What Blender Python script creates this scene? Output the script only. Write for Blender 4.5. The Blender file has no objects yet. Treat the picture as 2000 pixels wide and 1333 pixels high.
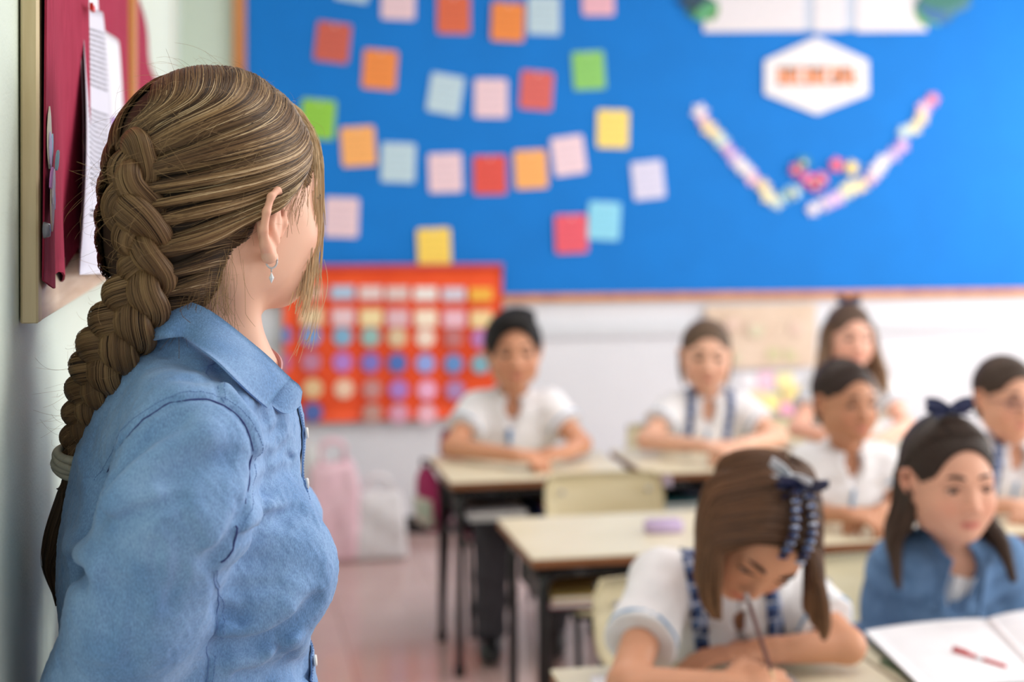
import bpy, bmesh, math, random
import numpy as np
from mathutils import Vector, Matrix
rng = np.random.default_rng(7)
random.seed(7)
PI = math.pi
SC = bpy.context.scene
COL = SC.collection

# ---------------------------------------------------------------- camera, world, lights, exposure
F = 2777.8            # focal length in pixels of the 2000 px frame (50 mm on 36 mm)
PHI = math.radians(11.4)
CAMH = 1.48
YH = 405.0            # pixel row of the horizon
SN, CS = math.sin(PHI), math.cos(PHI)
cam_d = bpy.data.cameras.new('camera')
cam_d.lens = 50; cam_d.sensor_width = 36; cam_d.clip_start = 0.05; cam_d.clip_end = 60
cam_d.shift_y = -(666.5 - YH) / 2000
cam_d.dof.use_dof = True; cam_d.dof.focus_distance = 1.37; cam_d.dof.aperture_fstop = 3.0
cam_d.dof.aperture_blades = 0
cam = bpy.data.objects.new('camera', cam_d); COL.objects.link(cam)
cam.location = (0, 0, CAMH); cam.rotation_euler = (PI / 2, 0, -PHI)
SC.camera = cam

SC.view_settings.view_transform = 'Standard'; SC.view_settings.look = 'None'
SC.view_settings.gamma = 1; SC.view_settings.use_curve_mapping = False
SC.view_settings.exposure = 0.13
world = bpy.data.worlds.new('world'); SC.world = world; world.use_nodes = True
world.node_tree.nodes['Background'].inputs[0].default_value = (0.93, 0.97, 1.0, 1)
world.node_tree.nodes['Background'].inputs[1].default_value = 0.5

def area(name, loc, target, sx, sy, power, color=(1, 1, 1)):
    l = bpy.data.lights.new(name, 'AREA'); l.shape = 'RECTANGLE'; l.size = sx; l.size_y = sy
    l.energy = power; l.color = color
    o = bpy.data.objects.new(name, l); COL.objects.link(o); o.location = loc
    o.rotation_euler = (Vector(target) - Vector(loc)).to_track_quat('-Z', 'Y').to_euler()
    return o
# daylight through the three windows of the right-hand wall
for i, wy in enumerate((0.9, 3.1, 5.3)):
    area('window_daylight', (5.05, wy, 1.75), (0, wy - 0.1, 1.0), 1.7, 1.5, 55, (1.0, 0.985, 0.96))
# unseen lamps added under the ceiling as soft fill
for i, (lx, ly) in enumerate(((1.2, 1.6), (3.4, 1.6), (1.2, 4.4), (3.4, 4.4))):
    area('ceiling_fill_light', (lx, ly, 2.86), (lx, ly, 0), 1.2, 0.6, 15, (1.0, 0.97, 0.93))

# ---------------------------------------------------------------- pixel helpers (a photo pixel at a real depth, or on a real plane)
def P(px, py, D):
    xc = (px - 1000) / F * D; zc = CAMH - (py - YH) / F * D
    return np.array([xc * CS + D * SN, D * CS - xc * SN, zc])
def V(x, d, z=0.0):                      # a direction given along camera right / depth / up -> world
    return np.array([x * CS + d * SN, d * CS - x * SN, z])
def ray(px, py):
    return V((px - 1000) / F, 1.0, -(py - YH) / F)
ORG = np.array([0, 0, CAMH])
def on_y(px, py, y): r = ray(px, py); return ORG + r * (y / r[1])
def on_x(px, py, x): r = ray(px, py); return ORG + r * (x / r[0])
def on_z(px, py, z): r = ray(px, py); return ORG + r * ((z - CAMH) / r[2])

# ---------------------------------------------------------------- materials
def lin(c):
    c = [v / 255.0 for v in c]
    return tuple((v / 12.92 if v <= 0.04045 else ((v + 0.055) / 1.055) ** 2.4) for v in c)
class NT:
    def __init__(s, name, rough=0.6, spec=0.5):
        s.m = bpy.data.materials.new(name); s.m.use_nodes = True
        s.t = s.m.node_tree; s.b = s.t.nodes['Principled BSDF']
        s.b.inputs['Roughness'].default_value = rough
        s.b.inputs['Specular IOR Level'].default_value = spec
    def n(s, kind, **kw):
        nd = s.t.nodes.new(kind)
        for k, v in kw.items():
            if k in nd.inputs: nd.inputs[k].default_value = v
            else: setattr(nd, k, v)
        return nd
    def l(s, a, b): s.t.links.new(a, b)
def rgba(c): return (c[0], c[1], c[2], 1)
def noise_mat(name, c1, c2=None, scale=40, rough=0.6, spec=0.4, bump=0.0, detail=4, stretch=(1, 1, 1), bscale=None, dist=0.002):
    """two-colour noise with optional fine relief"""
    t = NT(name, rough, spec)
    tc = t.n('ShaderNodeTexCoord'); mp = t.n('ShaderNodeMapping'); mp.inputs['Scale'].default_value = stretch
    t.l(tc.outputs['Object'], mp.inputs[0])
    nz = t.n('ShaderNodeTexNoise', Scale=scale, Detail=detail)
    t.l(mp.outputs[0], nz.inputs['Vector'])
    rp = t.n('ShaderNodeValToRGB'); rp.color_ramp.elements[0].position = 0.35; rp.color_ramp.elements[1].position = 0.65
    rp.color_ramp.elements[0].color = rgba(c1); rp.color_ramp.elements[1].color = rgba(c2 or c1)
    t.l(nz.outputs[0], rp.inputs[0]); t.l(rp.outputs[0], t.b.inputs['Base Color'])
    if bump:
        n2 = t.n('ShaderNodeTexNoise', Scale=bscale or scale, Detail=3); t.l(mp.outputs[0], n2.inputs['Vector'])
        bp = t.n('ShaderNodeBump', Strength=bump, Distance=dist)
        t.l(n2.outputs[0], bp.inputs['Height']); t.l(bp.outputs[0], t.b.inputs['Normal'])
    return t.m
_mc = {}
def flat(rgb, rough=0.6, var=0.04, spec=0.4):
    key = (tuple(rgb), rough, spec)
    if key not in _mc:
        c = lin(rgb)
        _mc[key] = noise_mat('paint_%d_%d_%d' % tuple(rgb), c, tuple(min(1, v * (1 + var) + 0.002) for v in c), 30, rough, spec)
    return _mc[key]

# ---------------------------------------------------------------- object helpers
def tag(o, label=None, cat=None, group=None, kind=None):
    if label: o['label'] = label
    if cat: o['category'] = cat
    if group: o['group'] = group
    if kind: o['kind'] = kind
    return o
def empty(name, loc=(0, 0, 0), rz=0):
    o = bpy.data.objects.new(name, None); o.empty_display_size = 0.05; COL.objects.link(o)
    o.location = loc; o.rotation_euler = (0, 0, rz)
    return o
class MB:
    def __init__(s): s.v = []; s.f = []
    def add(s, vs, fs):
        n = len(s.v); s.v += [tuple(map(float, v)) for v in vs]; s.f += [tuple(i + n for i in f) for f in fs]; return s
    def box(s, lo, hi, bev=0.0):
        x0, y0, z0 = lo; x1, y1, z1 = hi
        if bev <= 0:
            vs = [(x, y, z) for z in (z0, z1) for y in (y0, y1) for x in (x0, x1)]
            return s.add(vs, [(0, 2, 3, 1), (4, 5, 7, 6), (0, 1, 5, 4), (2, 6, 7, 3), (0, 4, 6, 2), (1, 3, 7, 5)])
        b = bev
        def ring(i, z): return [(x0 + i, y0 + b, z), (x0 + b, y0 + i, z), (x1 - b, y0 + i, z), (x1 - i, y0 + b, z), (x1 - i, y1 - b, z), (x1 - b, y1 - i, z), (x0 + b, y1 - i, z), (x0 + i, y1 - b, z)]
        vs = ring(b * .6, z0) + ring(0, z0 + b * .6) + ring(0, z1 - b * .6) + ring(b * .6, z1)
        fs = [tuple(range(7, -1, -1)), tuple(range(24, 32))]
        for k in range(3):
            for i in range(8):
                j = (i + 1) % 8; fs.append((k * 8 + i, k * 8 + j, k * 8 + 8 + j, k * 8 + 8 + i))
        return s.add(vs, fs)
    def tube(s, pts, r, n=10, cap=True):
        pts = [np.array(p, float) for p in pts]; m = len(pts)
        rr = r if hasattr(r, '__len__') else [r] * m
        vs = []; up = None
        for i in range(m):
            t = pts[min(i + 1, m - 1)] - pts[max(i - 1, 0)]; t /= np.linalg.norm(t) + 1e-12
            if up is None:
                up = np.array([0, 0, 1.0]) if abs(t[2]) < .9 else np.array([1.0, 0, 0])
            a = np.cross(t, up); a /= np.linalg.norm(a) + 1e-12; b = np.cross(a, t); up = b
            for k in range(n):
                q = 2 * PI * k / n; vs.append(pts[i] + rr[i] * (math.cos(q) * a + math.sin(q) * b))
        fs = [(i * n + k, i * n + (k + 1) % n, (i + 1) * n + (k + 1) % n, (i + 1) * n + k) for i in range(m - 1) for k in range(n)]
        if cap: fs += [tuple(range(n - 1, -1, -1)), tuple((m - 1) * n + k for k in range(n))]
        return s.add(vs, fs)
    def prism(s, poly, origin, ax, ay, th):
        """polygon (2-D) in the plane origin+ax,ay, thickness th along ax x ay"""
        o = np.array(origin, float); ax = np.array(ax, float); ay = np.array(ay, float); nn = np.cross(ax, ay); n = len(poly)
        vs = [o + ax * u + ay * v for u, v in poly] + [o + ax * u + ay * v + nn * th for u, v in poly]
        fs = [tuple(range(n - 1, -1, -1)), tuple(range(n, 2 * n))] + [(i, (i + 1) % n, n + (i + 1) % n, n + i) for i in range(n)]
        return s.add(vs, fs)
    def grid(s, pts, th=0.0):
        """pts (m,n,3) sheet, with thickness th along its normals"""
        pts = np.array(pts, float); m, n, _ = pts.shape
        fs = [(i * n + j, i * n + j + 1, (i + 1) * n + j + 1, (i + 1) * n + j) for i in range(m - 1) for j in range(n - 1)]
        if not th: return s.add(pts.reshape(-1, 3), fs)
        gu = np.gradient(pts, axis=0); gv = np.gradient(pts, axis=1); nn = np.cross(gu, gv)
        nn /= np.linalg.norm(nn, axis=2, keepdims=True) + 1e-12
        q = pts + nn * th; N = m * n
        fs2 = [(a + N, d + N, c + N, b + N) for a, b, c, d in fs]
        rim = [i * n for i in range(m)] + [(m - 1) * n + j for j in range(1, n)] + [i * n + n - 1 for i in range(m - 2, -1, -1)] + [j for j in range(n - 2, 0, -1)]
        rf = [(rim[i], rim[(i + 1) % len(rim)], rim[(i + 1) % len(rim)] + N, rim[i] + N) for i in range(len(rim))]
        return s.add(np.vstack([pts.reshape(-1, 3), q.reshape(-1, 3)]), [tuple(reversed(f)) for f in fs] + [tuple(reversed(f)) for f in fs2] + rf)
    def build(s, name, mat, parent=None, smooth=False, loc=None):
        me = bpy.data.meshes.new(name); me.from_pydata(s.v, [], s.f); me.update()
        return link_mesh(name, me, mat, parent, smooth, loc)
def link_mesh(name, me, mat, parent=None, smooth=False, loc=None):
    if mat is not None: me.materials.append(mat)
    if smooth: me.polygons.foreach_set('use_smooth', np.ones(len(me.polygons), bool))
    o = bpy.data.objects.new(name, me); COL.objects.link(o)
    if parent is not None: o.parent = parent
    if loc is not None: o.location = loc
    return o
def kids_of(o): return [c for c in list(COL.objects) if c.parent == o]
def copy_tree(o, parent=None):
    c = o.copy(); COL.objects.link(c)
    if parent is not None: c.parent = parent
    for ch in kids_of(o): copy_tree(ch, c)
    return c
def bend(pts, r, k=5):
    """polyline with rounded corners"""
    pts = [np.array(p, float) for p in pts]; out = [pts[0]]
    for i in range(1, len(pts) - 1):
        a, b, c = pts[i - 1], pts[i], pts[i + 1]
        u = (a - b) / np.linalg.norm(a - b); w = (c - b) / np.linalg.norm(c - b)
        s, e = b + u * r, b + w * r
        for j in range(k + 1):
            t = j / k; out.append((1 - t) ** 2 * s + 2 * t * (1 - t) * b + t * t * e)
    out.append(pts[-1]); return out
def smooth_path(pts, n):
    """Catmull-Rom resampling to n points"""
    p = np.array(pts, float); p = np.vstack([2 * p[0] - p[1], p, 2 * p[-1] - p[-2]])
    t = np.linspace(0, len(p) - 3 - 1e-6, n); i = t.astype(int); f = (t - i)[:, None]
    a, b, c, d = p[i], p[i + 1], p[i + 2], p[i + 3]
    return .5 * (2 * b + (c - a) * f + (2 * a - 5 * b + 4 * c - d) * f ** 2 + (3 * b - a - 3 * c + d) * f ** 3)

# ---------------------------------------------------------------- signed-distance modelling: smooth solids meshed by surface nets
def vec(*a): return np.array(a, float)
def cap(a, b, r1, r2=None):
    a = np.asarray(a, np.float32); b = np.asarray(b, np.float32); r2 = r1 if r2 is None else r2; ab = b - a; L = float(ab @ ab) + 1e-12
    def f(p):
        q = p - a; t = np.clip((q @ ab) / L, 0, 1)
        return np.sqrt(((q - t[:, None] * ab) ** 2).sum(1)) - (r1 + (r2 - r1) * t)
    return f
def ell(c, r, M=None):
    c = np.asarray(c, np.float32); r = np.asarray(r, np.float32)
    Mt = None if M is None else np.asarray(M, np.float32)      # rows are the axes
    def f(p):
        q = p - c
        if Mt is not None: q = q @ Mt.T
        a = q / r; k0 = np.sqrt((a * a).sum(1)) + 1e-9; a = a / r; k1 = np.sqrt((a * a).sum(1)) + 1e-9
        return k0 * (k0 - 1) / k1
    return f
def smin(a, b, k):
    if k <= 0: return np.minimum(a, b)
    h = np.maximum(k - np.abs(a - b), 0) / k
    return np.minimum(a, b) - h * h * (k * .25)
def smax(a, b, k): return -smin(-a, -b, k)
def union(items):
    """items: (fn, k) or (fn, k, 'cut')"""
    def f(p):
        d = None
        for it in items:
            e = it[0](p)
            if d is None: d = e
            elif len(it) > 2: d = smax(d, -e, it[1])
            else: d = smin(d, e, it[1])
        return d
    return f
def chain(pts, rs, k=0.0):
    fs = [cap(pts[i], pts[i + 1], rs[i], rs[i + 1]) for i in range(len(pts) - 1)]
    def f(p):
        d = fs[0](p)
        for g in fs[1:]: d = smin(d, g(p), k)
        return d
    return f
def polydist(pts):
    fs = [cap(pts[i], pts[i + 1], 0.0) for i in range(len(pts) - 1)]
    def f(p):
        d = fs[0](p)
        for g in fs[1:]: d = np.minimum(d, g(p))
        return d
    return f
def surfnet(fn, lo, hi, h, proj=1, zfine=None):
    """narrow-band surface nets; zfine=(z0,h2): below z0 the vertical step grows to h2"""
    lo = np.array(lo, float); hi = np.array(hi, float)
    ax = []
    for a in range(3):
        if a == 2 and zfine:
            z0, h2 = zfine
            low = np.arange(lo[2], z0, h2); ax.append(np.concatenate([low, np.arange(low[-1] + h2 if len(low) else lo[2], hi[2] + h, h)]))
        else: ax.append(np.arange(lo[a], hi[a] + h, h))
    K = 4
    ax = [a.astype(np.float32) for a in ax]
    for a in range(3):                       # pad so the coarse grid covers
        while (len(ax[a]) - 1) % K: ax[a] = np.append(ax[a], ax[a][-1] + (ax[a][-1] - ax[a][-2]))
    n = [len(a) for a in ax]
    cx = [a[K // 2::K][: (len(a) - 1) // K] for a in ax]
    G = np.stack(np.meshgrid(*cx, indexing='ij'), -1).reshape(-1, 3)
    dc = fn(G).reshape([len(c) for c in cx])
    hz = max(np.diff(ax[2]).max(), h)
    band = (K / 2) * math.sqrt(2 * h * h + hz * hz) * 1.25 + h
    act = np.abs(dc) < band
    big = np.where(dc > 0, 1.0, -1.0).astype(np.float32)
    D = np.ones(n, np.float32)
    rep = big.repeat(K, 0).repeat(K, 1).repeat(K, 2)
    D[:n[0] - 1, :n[1] - 1, :n[2] - 1] = rep
    need = np.zeros(n, bool)
    ra = act.repeat(K, 0).repeat(K, 1).repeat(K, 2)
    for i in (0, 1):
        for j in (0, 1):
            for k in (0, 1):
                need[i:n[0] - 1 + i, j:n[1] - 1 + j, k:n[2] - 1 + k] |= ra
    I = np.nonzero(need)
    pts = np.stack([ax[0][I[0]], ax[1][I[1]], ax[2][I[2]]], 1)
    val = np.empty(len(pts), np.float32)
    for s in range(0, len(pts), 400000): val[s:s + 400000] = fn(pts[s:s + 400000])
    D[I] = val
    S = D < 0
    # cells crossing
    c = np.zeros([m - 1 for m in n], np.uint8)
    for i in (0, 1):
        for j in (0, 1):
            for k in (0, 1):
                c += S[i:n[0] - 1 + i, j:n[1] - 1 + j, k:n[2] - 1 + k]
    cell = (c > 0) & (c < 8)
    I = np.nonzero(cell); N = len(I[0])
    idx = np.full(cell.shape, -1, np.int32); idx[I] = np.arange(N)
    acc = np.zeros((N, 3)); cnt = np.zeros(N)
    def corner(o): return D[I[0] + o[0], I[1] + o[1], I[2] + o[2]], np.stack([ax[a][I[a] + o[a]] for a in range(3)], 1)
    cors = {o: corner(o) for o in [(i, j, k) for i in (0, 1) for j in (0, 1) for k in (0, 1)]}
    for o in cors:
        for a in range(3):
            if o[a] == 0:
                e = list(o); e[a] = 1; d0, p0 = cors[o]; d1, p1 = cors[tuple(e)]
                m = (d0 < 0) != (d1 < 0)
                t = np.where(m, d0 / np.where(m, d0 - d1, 1), 0)
                acc += np.where(m[:, None], p0 + (p1 - p0) * t[:, None], 0); cnt += m
    v = (acc / cnt[:, None]).astype(np.float32)
    faces = []
    for a in range(3):
        b, c2 = (a + 1) % 3, (a + 2) % 3
        sl0 = [slice(None)] * 3; sl1 = [slice(None)] * 3; sl0[a] = slice(0, -1); sl1[a] = slice(1, None)
        A = S[tuple(sl0)]; B = S[tuple(sl1)]
        J = np.nonzero(A != B); J = [np.array(q) for q in J]
        ok = (J[b] > 0) & (J[c2] > 0) & (J[b] < n[b] - 1) & (J[c2] < n[c2] - 1)
        J = [q[ok] for q in J]; sg = A[tuple(J)]
        def at(db, dc_):
            q = [x.copy() for x in J]; q[b] = q[b] - db; q[c2] = q[c2] - dc_
            return idx[tuple(q)]
        q = np.stack([at(1, 1), at(0, 1), at(0, 0), at(1, 0)], 1)
        q[~sg] = q[~sg][:, ::-1]
        faces.append(q)
    fc = np.vstack(faces); fc = fc[(fc >= 0).all(1)]
    for _ in range(proj):
        e = h * .5; d = fn(v)
        g = np.stack([fn(v + np.array(x, np.float32) * e) - d for x in ((1, 0, 0), (0, 1, 0), (0, 0, 1))], 1)
        gl = (g ** 2).sum(1) / (e * e) + 1e-9
        st = np.clip(-d / np.sqrt(gl), -h, h)
        v = v + (st / np.sqrt(gl))[:, None] * g / e
    return v, fc
def mesh_np(name, v, f, col=None):
    me = bpy.data.meshes.new(name)
    k = f.shape[1]
    me.vertices.add(len(v)); me.vertices.foreach_set('co', np.ascontiguousarray(v, np.float32).ravel())
    me.loops.add(f.size); me.loops.foreach_set('vertex_index', np.ascontiguousarray(f, np.int32).ravel())
    me.polygons.add(len(f)); me.polygons.foreach_set('loop_start', np.arange(0, f.size, k, dtype=np.int32))
    try: me.polygons.foreach_set('loop_total', np.full(len(f), k, np.int32))
    except Exception: pass
    me.update(calc_edges=True)
    me.polygons.foreach_set('use_smooth', np.ones(len(f), bool))
    if col is not None:
        a = me.color_attributes.new('Col', 'FLOAT_COLOR', 'POINT')
        a.data.foreach_set('color', np.ascontiguousarray(np.hstack([col, np.ones((len(v), 1))]), np.float32).ravel())
    return me
def solid(name, fn, lo, hi, h, mat, parent=None, colfn=None, proj=1, zfine=None, origin=None):
    v, f = surfnet(fn, lo, hi, h, proj, zfine)
    col = colfn(v) if colfn else None
    if origin is not None: v = v - np.asarray(origin, np.float32)
    return link_mesh(name, mesh_np(name, v, f, col), mat, parent)
def gradient(fn, p, e=1e-3):
    p = p.astype(np.float32); d = fn(p)
    g = np.stack([fn(p + np.array(x, np.float32) * e) - d for x in ((1, 0, 0), (0, 1, 0), (0, 0, 1))], 1)
    return d, g / (np.linalg.norm(g, axis=1, keepdims=True) + 1e-9)
def project(fn, p, off=0.0, it=4):
    for _ in range(it):
        d, g = gradient(fn, p); p = p - (d - off)[:, None] * g
    return p
def ribbons(name, paths, normals, width, cols, mat, parent, lift=0.45, taper=0.35):
    """hair strands: paths (N,K,3), normals (N,K,3), width (N,), cols (N,K,3) -> one mesh of roof-shaped strips"""
    N, K, _ = paths.shape
    tg = np.gradient(paths, axis=1); tg /= np.linalg.norm(tg, axis=2, keepdims=True) + 1e-9
    sd = np.cross(tg, normals); sd /= np.linalg.norm(sd, axis=2, keepdims=True) + 1e-9
    nn = np.cross(sd, tg)
    prof = np.minimum(1, np.minimum(np.linspace(0, 1, K) / .06 + taper, (1 - np.linspace(0, 1, K)) / .15 + taper))
    w = (width[:, None] * prof[None])[:, :, None] * .5
    v = np.stack([paths - sd * w, paths + nn * w * lift * 2, paths + sd * w], 2).reshape(-1, 3)
    base = (np.arange(N)[:, None] * K + np.arange(K - 1)[None])[:, :, None] * 3
    q = np.concatenate([base + np.array([0, 1, 4, 3]), base + np.array([1, 2, 5, 4])], 2).reshape(-1, 4)
    col = np.repeat(cols[:, :, None, :], 3, 2).reshape(-1, 3)
    return link_mesh(name, mesh_np(name, v, q, col), mat, parent)
def sinnoise(p, seed, sc, n=5):
    """cheap smooth 3-D noise in about -1..1"""
    r = np.random.default_rng(seed); out = 0
    for i in range(n):
        k = r.normal(size=3) * sc; out = out + np.sin(p @ k.astype(np.float32) + r.uniform(0, 6.28))
    return out / n
# ================================================================ the room
WX, WY, RX, CZ = -0.19, 6.42, 5.2, 2.9
BLUE = lin((0, 122, 212))
def wall_paint(name, c1, c2, rough=.55, spotted=False):
    t = NT(name, rough, .4)
    tc = t.n('ShaderNodeTexCoord')
    nz = t.n('ShaderNodeTexNoise', Scale=2.2, Detail=3); t.l(tc.outputs['Object'], nz.inputs['Vector'])
    rp = t.n('ShaderNodeValToRGB'); rp.color_ramp.elements[0].color = rgba(c1); rp.color_ramp.elements[1].color = rgba(c2)
    rp.color_ramp.elements[0].position = .3; rp.color_ramp.elements[1].position = .7
    t.l(nz.outputs[0], rp.inputs[0]); t.l(rp.outputs[0], t.b.inputs['Base Color'])
    n2 = t.n('ShaderNodeTexNoise', Scale=260.0 if spotted else 120.0, Detail=4, Roughness=.6); t.l(tc.outputs['Object'], n2.inputs['Vector'])
    bp = t.n('ShaderNodeBump', Strength=.7 if spotted else .15, Distance=.0012); t.l(n2.outputs[0], bp.inputs['Height'])
    t.l(bp.outputs[0], t.b.inputs['Normal'])
    return t.m
m_green = wall_paint('pale_green_plaster', lin((212, 226, 212)), lin((218, 231, 219)), .5, True)
m_white = wall_paint('white_gloss_paint', lin((222, 225, 232)), lin((228, 230, 236)), .35)
m_ceil = wall_paint('ceiling_paint', lin((238, 238, 235)), lin((242, 242, 240)), .8)
def floor_mat():
    t = NT('polished_terrazzo', .13, .5)
    tc = t.n('ShaderNodeTexCoord')
    br = t.n('ShaderNodeTexBrick', Scale=1.0); br.offset = 0.0
    br.inputs['Brick Width'].default_value = .4; br.inputs['Row Height'].default_value = .4; br.inputs['Mortar Size'].default_value = .0025
    br.inputs['Color1'].default_value = rgba(lin((200, 170, 166))); br.inputs['Color2'].default_value = rgba(lin((193, 162, 158)))
    br.inputs['Mortar'].default_value = rgba(lin((160, 128, 122)))
    t.l(tc.outputs['Object'], br.inputs['Vector'])
    nz = t.n('ShaderNodeTexNoise', Scale=90, Detail=5); t.l(tc.outputs['Object'], nz.inputs['Vector'])
    mx = t.n('ShaderNodeMix', data_type='RGBA', blend_type='SOFT_LIGHT'); mx.inputs[0].default_value = .35
    t.l(br.outputs[0], mx.inputs[6]); t.l(nz.outputs['Color'], mx.inputs[7]); t.l(mx.outputs[2], t.b.inputs['Base Color'])
    n3 = t.n('ShaderNodeTexNoise', Scale=6, Detail=2); t.l(tc.outputs['Object'], n3.inputs['Vector'])
    bp = t.n('ShaderNodeBump', Strength=.06, Distance=.01); t.l(n3.outputs[0], bp.inputs['Height']); t.l(bp.outputs[0], t.b.inputs['Normal'])
    return t.m
def struct(name, mb, m): return tag(mb.build(name, m), kind='structure')
struct('floor', MB().box((WX - .2, -1.6, -.08), (RX + .2, WY + .2, 0)), floor_mat())
struct('ceiling', MB().box((WX - .2, -1.6, CZ), (RX + .2, WY + .2, CZ + .08)), m_ceil)
struct('wall_left', MB().box((WX - .2, -1.6, 0), (WX, WY, CZ)), m_green)
ZB = 1.09                                            # painted dado height on the back wall
struct('wall_back', MB().box((WX - .2, WY, 0), (RX + .2, WY + .2, CZ)), m_green)
struct('trim_2', MB().box((WX, WY - .012, .075), (RX, WY, ZB)), m_white)      # white wainscot sheet under the board
w = MB()
win_y = ((0.05, 1.75), (2.25, 3.95), (4.45, 6.15))
w.box((RX, -1.6, 0), (RX + .2, WY, 1.0)); w.box((RX, -1.6, 2.5), (RX + .2, WY, CZ))
ed = [-1.6] + [v for p in win_y for v in p] + [WY]
for i in range(0, len(ed), 2): w.box((RX, ed[i], 1.0), (RX + .2, ed[i + 1], 2.5))
struct('wall_right', w, m_green)
for i, (a, b) in enumerate(win_y):
    f = MB(); m = .05
    f.box((RX + .05, a, 1.0), (RX + .1, a + m, 2.5)).box((RX + .05, b - m, 1.0), (RX + .1, b, 2.5)).box((RX + .05, a, 1.0), (RX + .1, b, 1.05)).box((RX + .05, a, 2.45), (RX + .1, b, 2.5)).box((RX + .05, (a + b) / 2 - .03, 1.0), (RX + .1, (a + b) / 2 + .03, 2.5))
    struct('window_%d' % (i + 1), f, flat((235, 235, 235), .4))
struct('baseboard_back', MB().box((WX, WY - .022, 0), (RX, WY - .0, .08)), flat((34, 30, 32), .4))
struct('baseboard_left', MB().box((WX, -1.6, 0), (WX + .014, WY, .08)), flat((34, 30, 32), .4))
struct('trim_1', MB().box((WX, WY - .03, .875), (RX, WY - .012, .935), .004), flat((212, 216, 222), .4))

# ---- blue notice board on the back wall
m_wood_o = noise_mat('varnished_orange_wood', lin((196, 122, 62)), lin((214, 142, 80)), 14, .35, .5, stretch=(1, 1, .1))
m_pine = noise_mat('pale_pine', lin((226, 208, 168)), lin((206, 184, 138)), 9, .45, .4, stretch=(6, 6, .5))
m_pine_h = noise_mat('pale_pine_rail', lin((228, 206, 180)), lin((208, 180, 150)), 9, .45, .4, stretch=(6, .5, 8))
yb = WY - .03
bl = on_y(480, 300, yb)[0]; bz0 = on_y(1000, 577, yb)[2] + .004
br_ = 4.7; bz1 = 2.62
board = empty('notice_board', (bl, WY, bz0))
tag(board, 'large blue felt notice board with orange wood frame on the back wall', 'notice board')
def kid_box(name, lo, hi, m, root, bev=0.0):
    o = root.location
    return MB().box(tuple(lo[i] - o[i] for i in range(3)), tuple(hi[i] - o[i] for i in range(3)), bev).build(name, m, root)
m_felt = noise_mat('blue_felt', BLUE, tuple(v * .94 for v in BLUE), 5, .75, .35, bump=.2, bscale=500, dist=.001)
kid_box('felt_panel', (bl, yb, bz0), (br_, WY - .012, bz1), m_felt, board)
kid_box('frame_rail', (bl - .055, WY - .045, bz0 - .034), (br_ + .05, WY - .012, bz0), m_wood_o, board, .004)
kid_box('frame_rail', (bl - .055, WY - .045, bz1), (br_ + .05, WY - .012, bz1 + .04), m_wood_o, board, .004)
kid_box('frame_stile', (bl - .055, WY - .045, bz0), (bl, WY - .012, bz1), m_wood_o, board, .004)
kid_box('frame_stile', (br_, WY - .045, bz0), (br_ + .05, WY - .012, bz1), m_wood_o, board, .004)

# ---- little cards on the board
PK = (236, 205, 214); PB = (190, 214, 226); OR = (240, 142, 70); RD = (222, 92, 84); GN = (150, 206, 92); YE = (252, 222, 120); LO = (250, 178, 104); LV = (216, 214, 238); CY = (142, 216, 242); RB = (206, 98, 82)
cards = [(690, -36, 8, PB, 'pale blue card cut by the top of the view, leftmost of the top row'), (778, 0, 1, PK, 'pale pink card in the top row between a blue and an orange-red card'),
 (886, 28, 0, (222, 108, 74), 'orange-red card in the top row to the left of the orange one'), (992, 43, 2, OR, 'orange card touching a pale blue card in the top row'),
 (1062, 30, 0, PB, 'pale blue card touching the orange card in the top row'), (1168, -7, -2, (236, 182, 196), 'pink card cut by the top of the view, right end of the top row'),
 (650, 83, 6, RB, 'brick red tilted card, uppermost above the teacher’s head'), (742, 136, 4, OR, 'bright orange card below and beside the brick red card'),
 (870, 184, 9, PB, 'pale blue card tilted clockwise beside a pink card in the second row'), (959, 192, 0, PK, 'upright pink card between tilted blue and coral cards'),
 (1048, 177, 4, (218, 104, 98), 'coral red card between a pink and a green card'), (1150, 138, -4, (140, 204, 108), 'soft green card at the upper right end of the second row'),
 (621, 233, 4, (146, 204, 72), 'lime green card partly behind the teacher’s hair'), (700, 286, -4, LO, 'light orange card right of the lime green one'),
 (778, 318, 2, PB, 'pale blue card between a light orange and a pink card, third row'), (870, 338, -2, PK, 'pink card between a pale blue and a red card, third row'),
 (957, 342, -1, (224, 84, 74), 'strong red card, middle of the third row'), (1037, 331, -3, LO, 'light orange card between red and pink cards, third row'),
 (1111, 304, -8, (240, 212, 222), 'pink card tilted anticlockwise below the green card'), (1197, 252, 1, YE, 'pale yellow card at the upper right of the third row'),
 (1266, 352, -6, LV, 'lavender white card at the right end of the cards'), (667, 425, 2, PK, 'pink card low beside the teacher’s face'),
 (848, 484, -2, (250, 214, 96), 'yellow card hanging over the orange wall calendar'), (1116, 457, -2, (232, 94, 110), 'pinkish red card overlapping a light blue one'),
 (1180, 432, 3, CY, 'sky blue card behind the pinkish red one')]
m_print = flat((150, 140, 160), .8)
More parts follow.
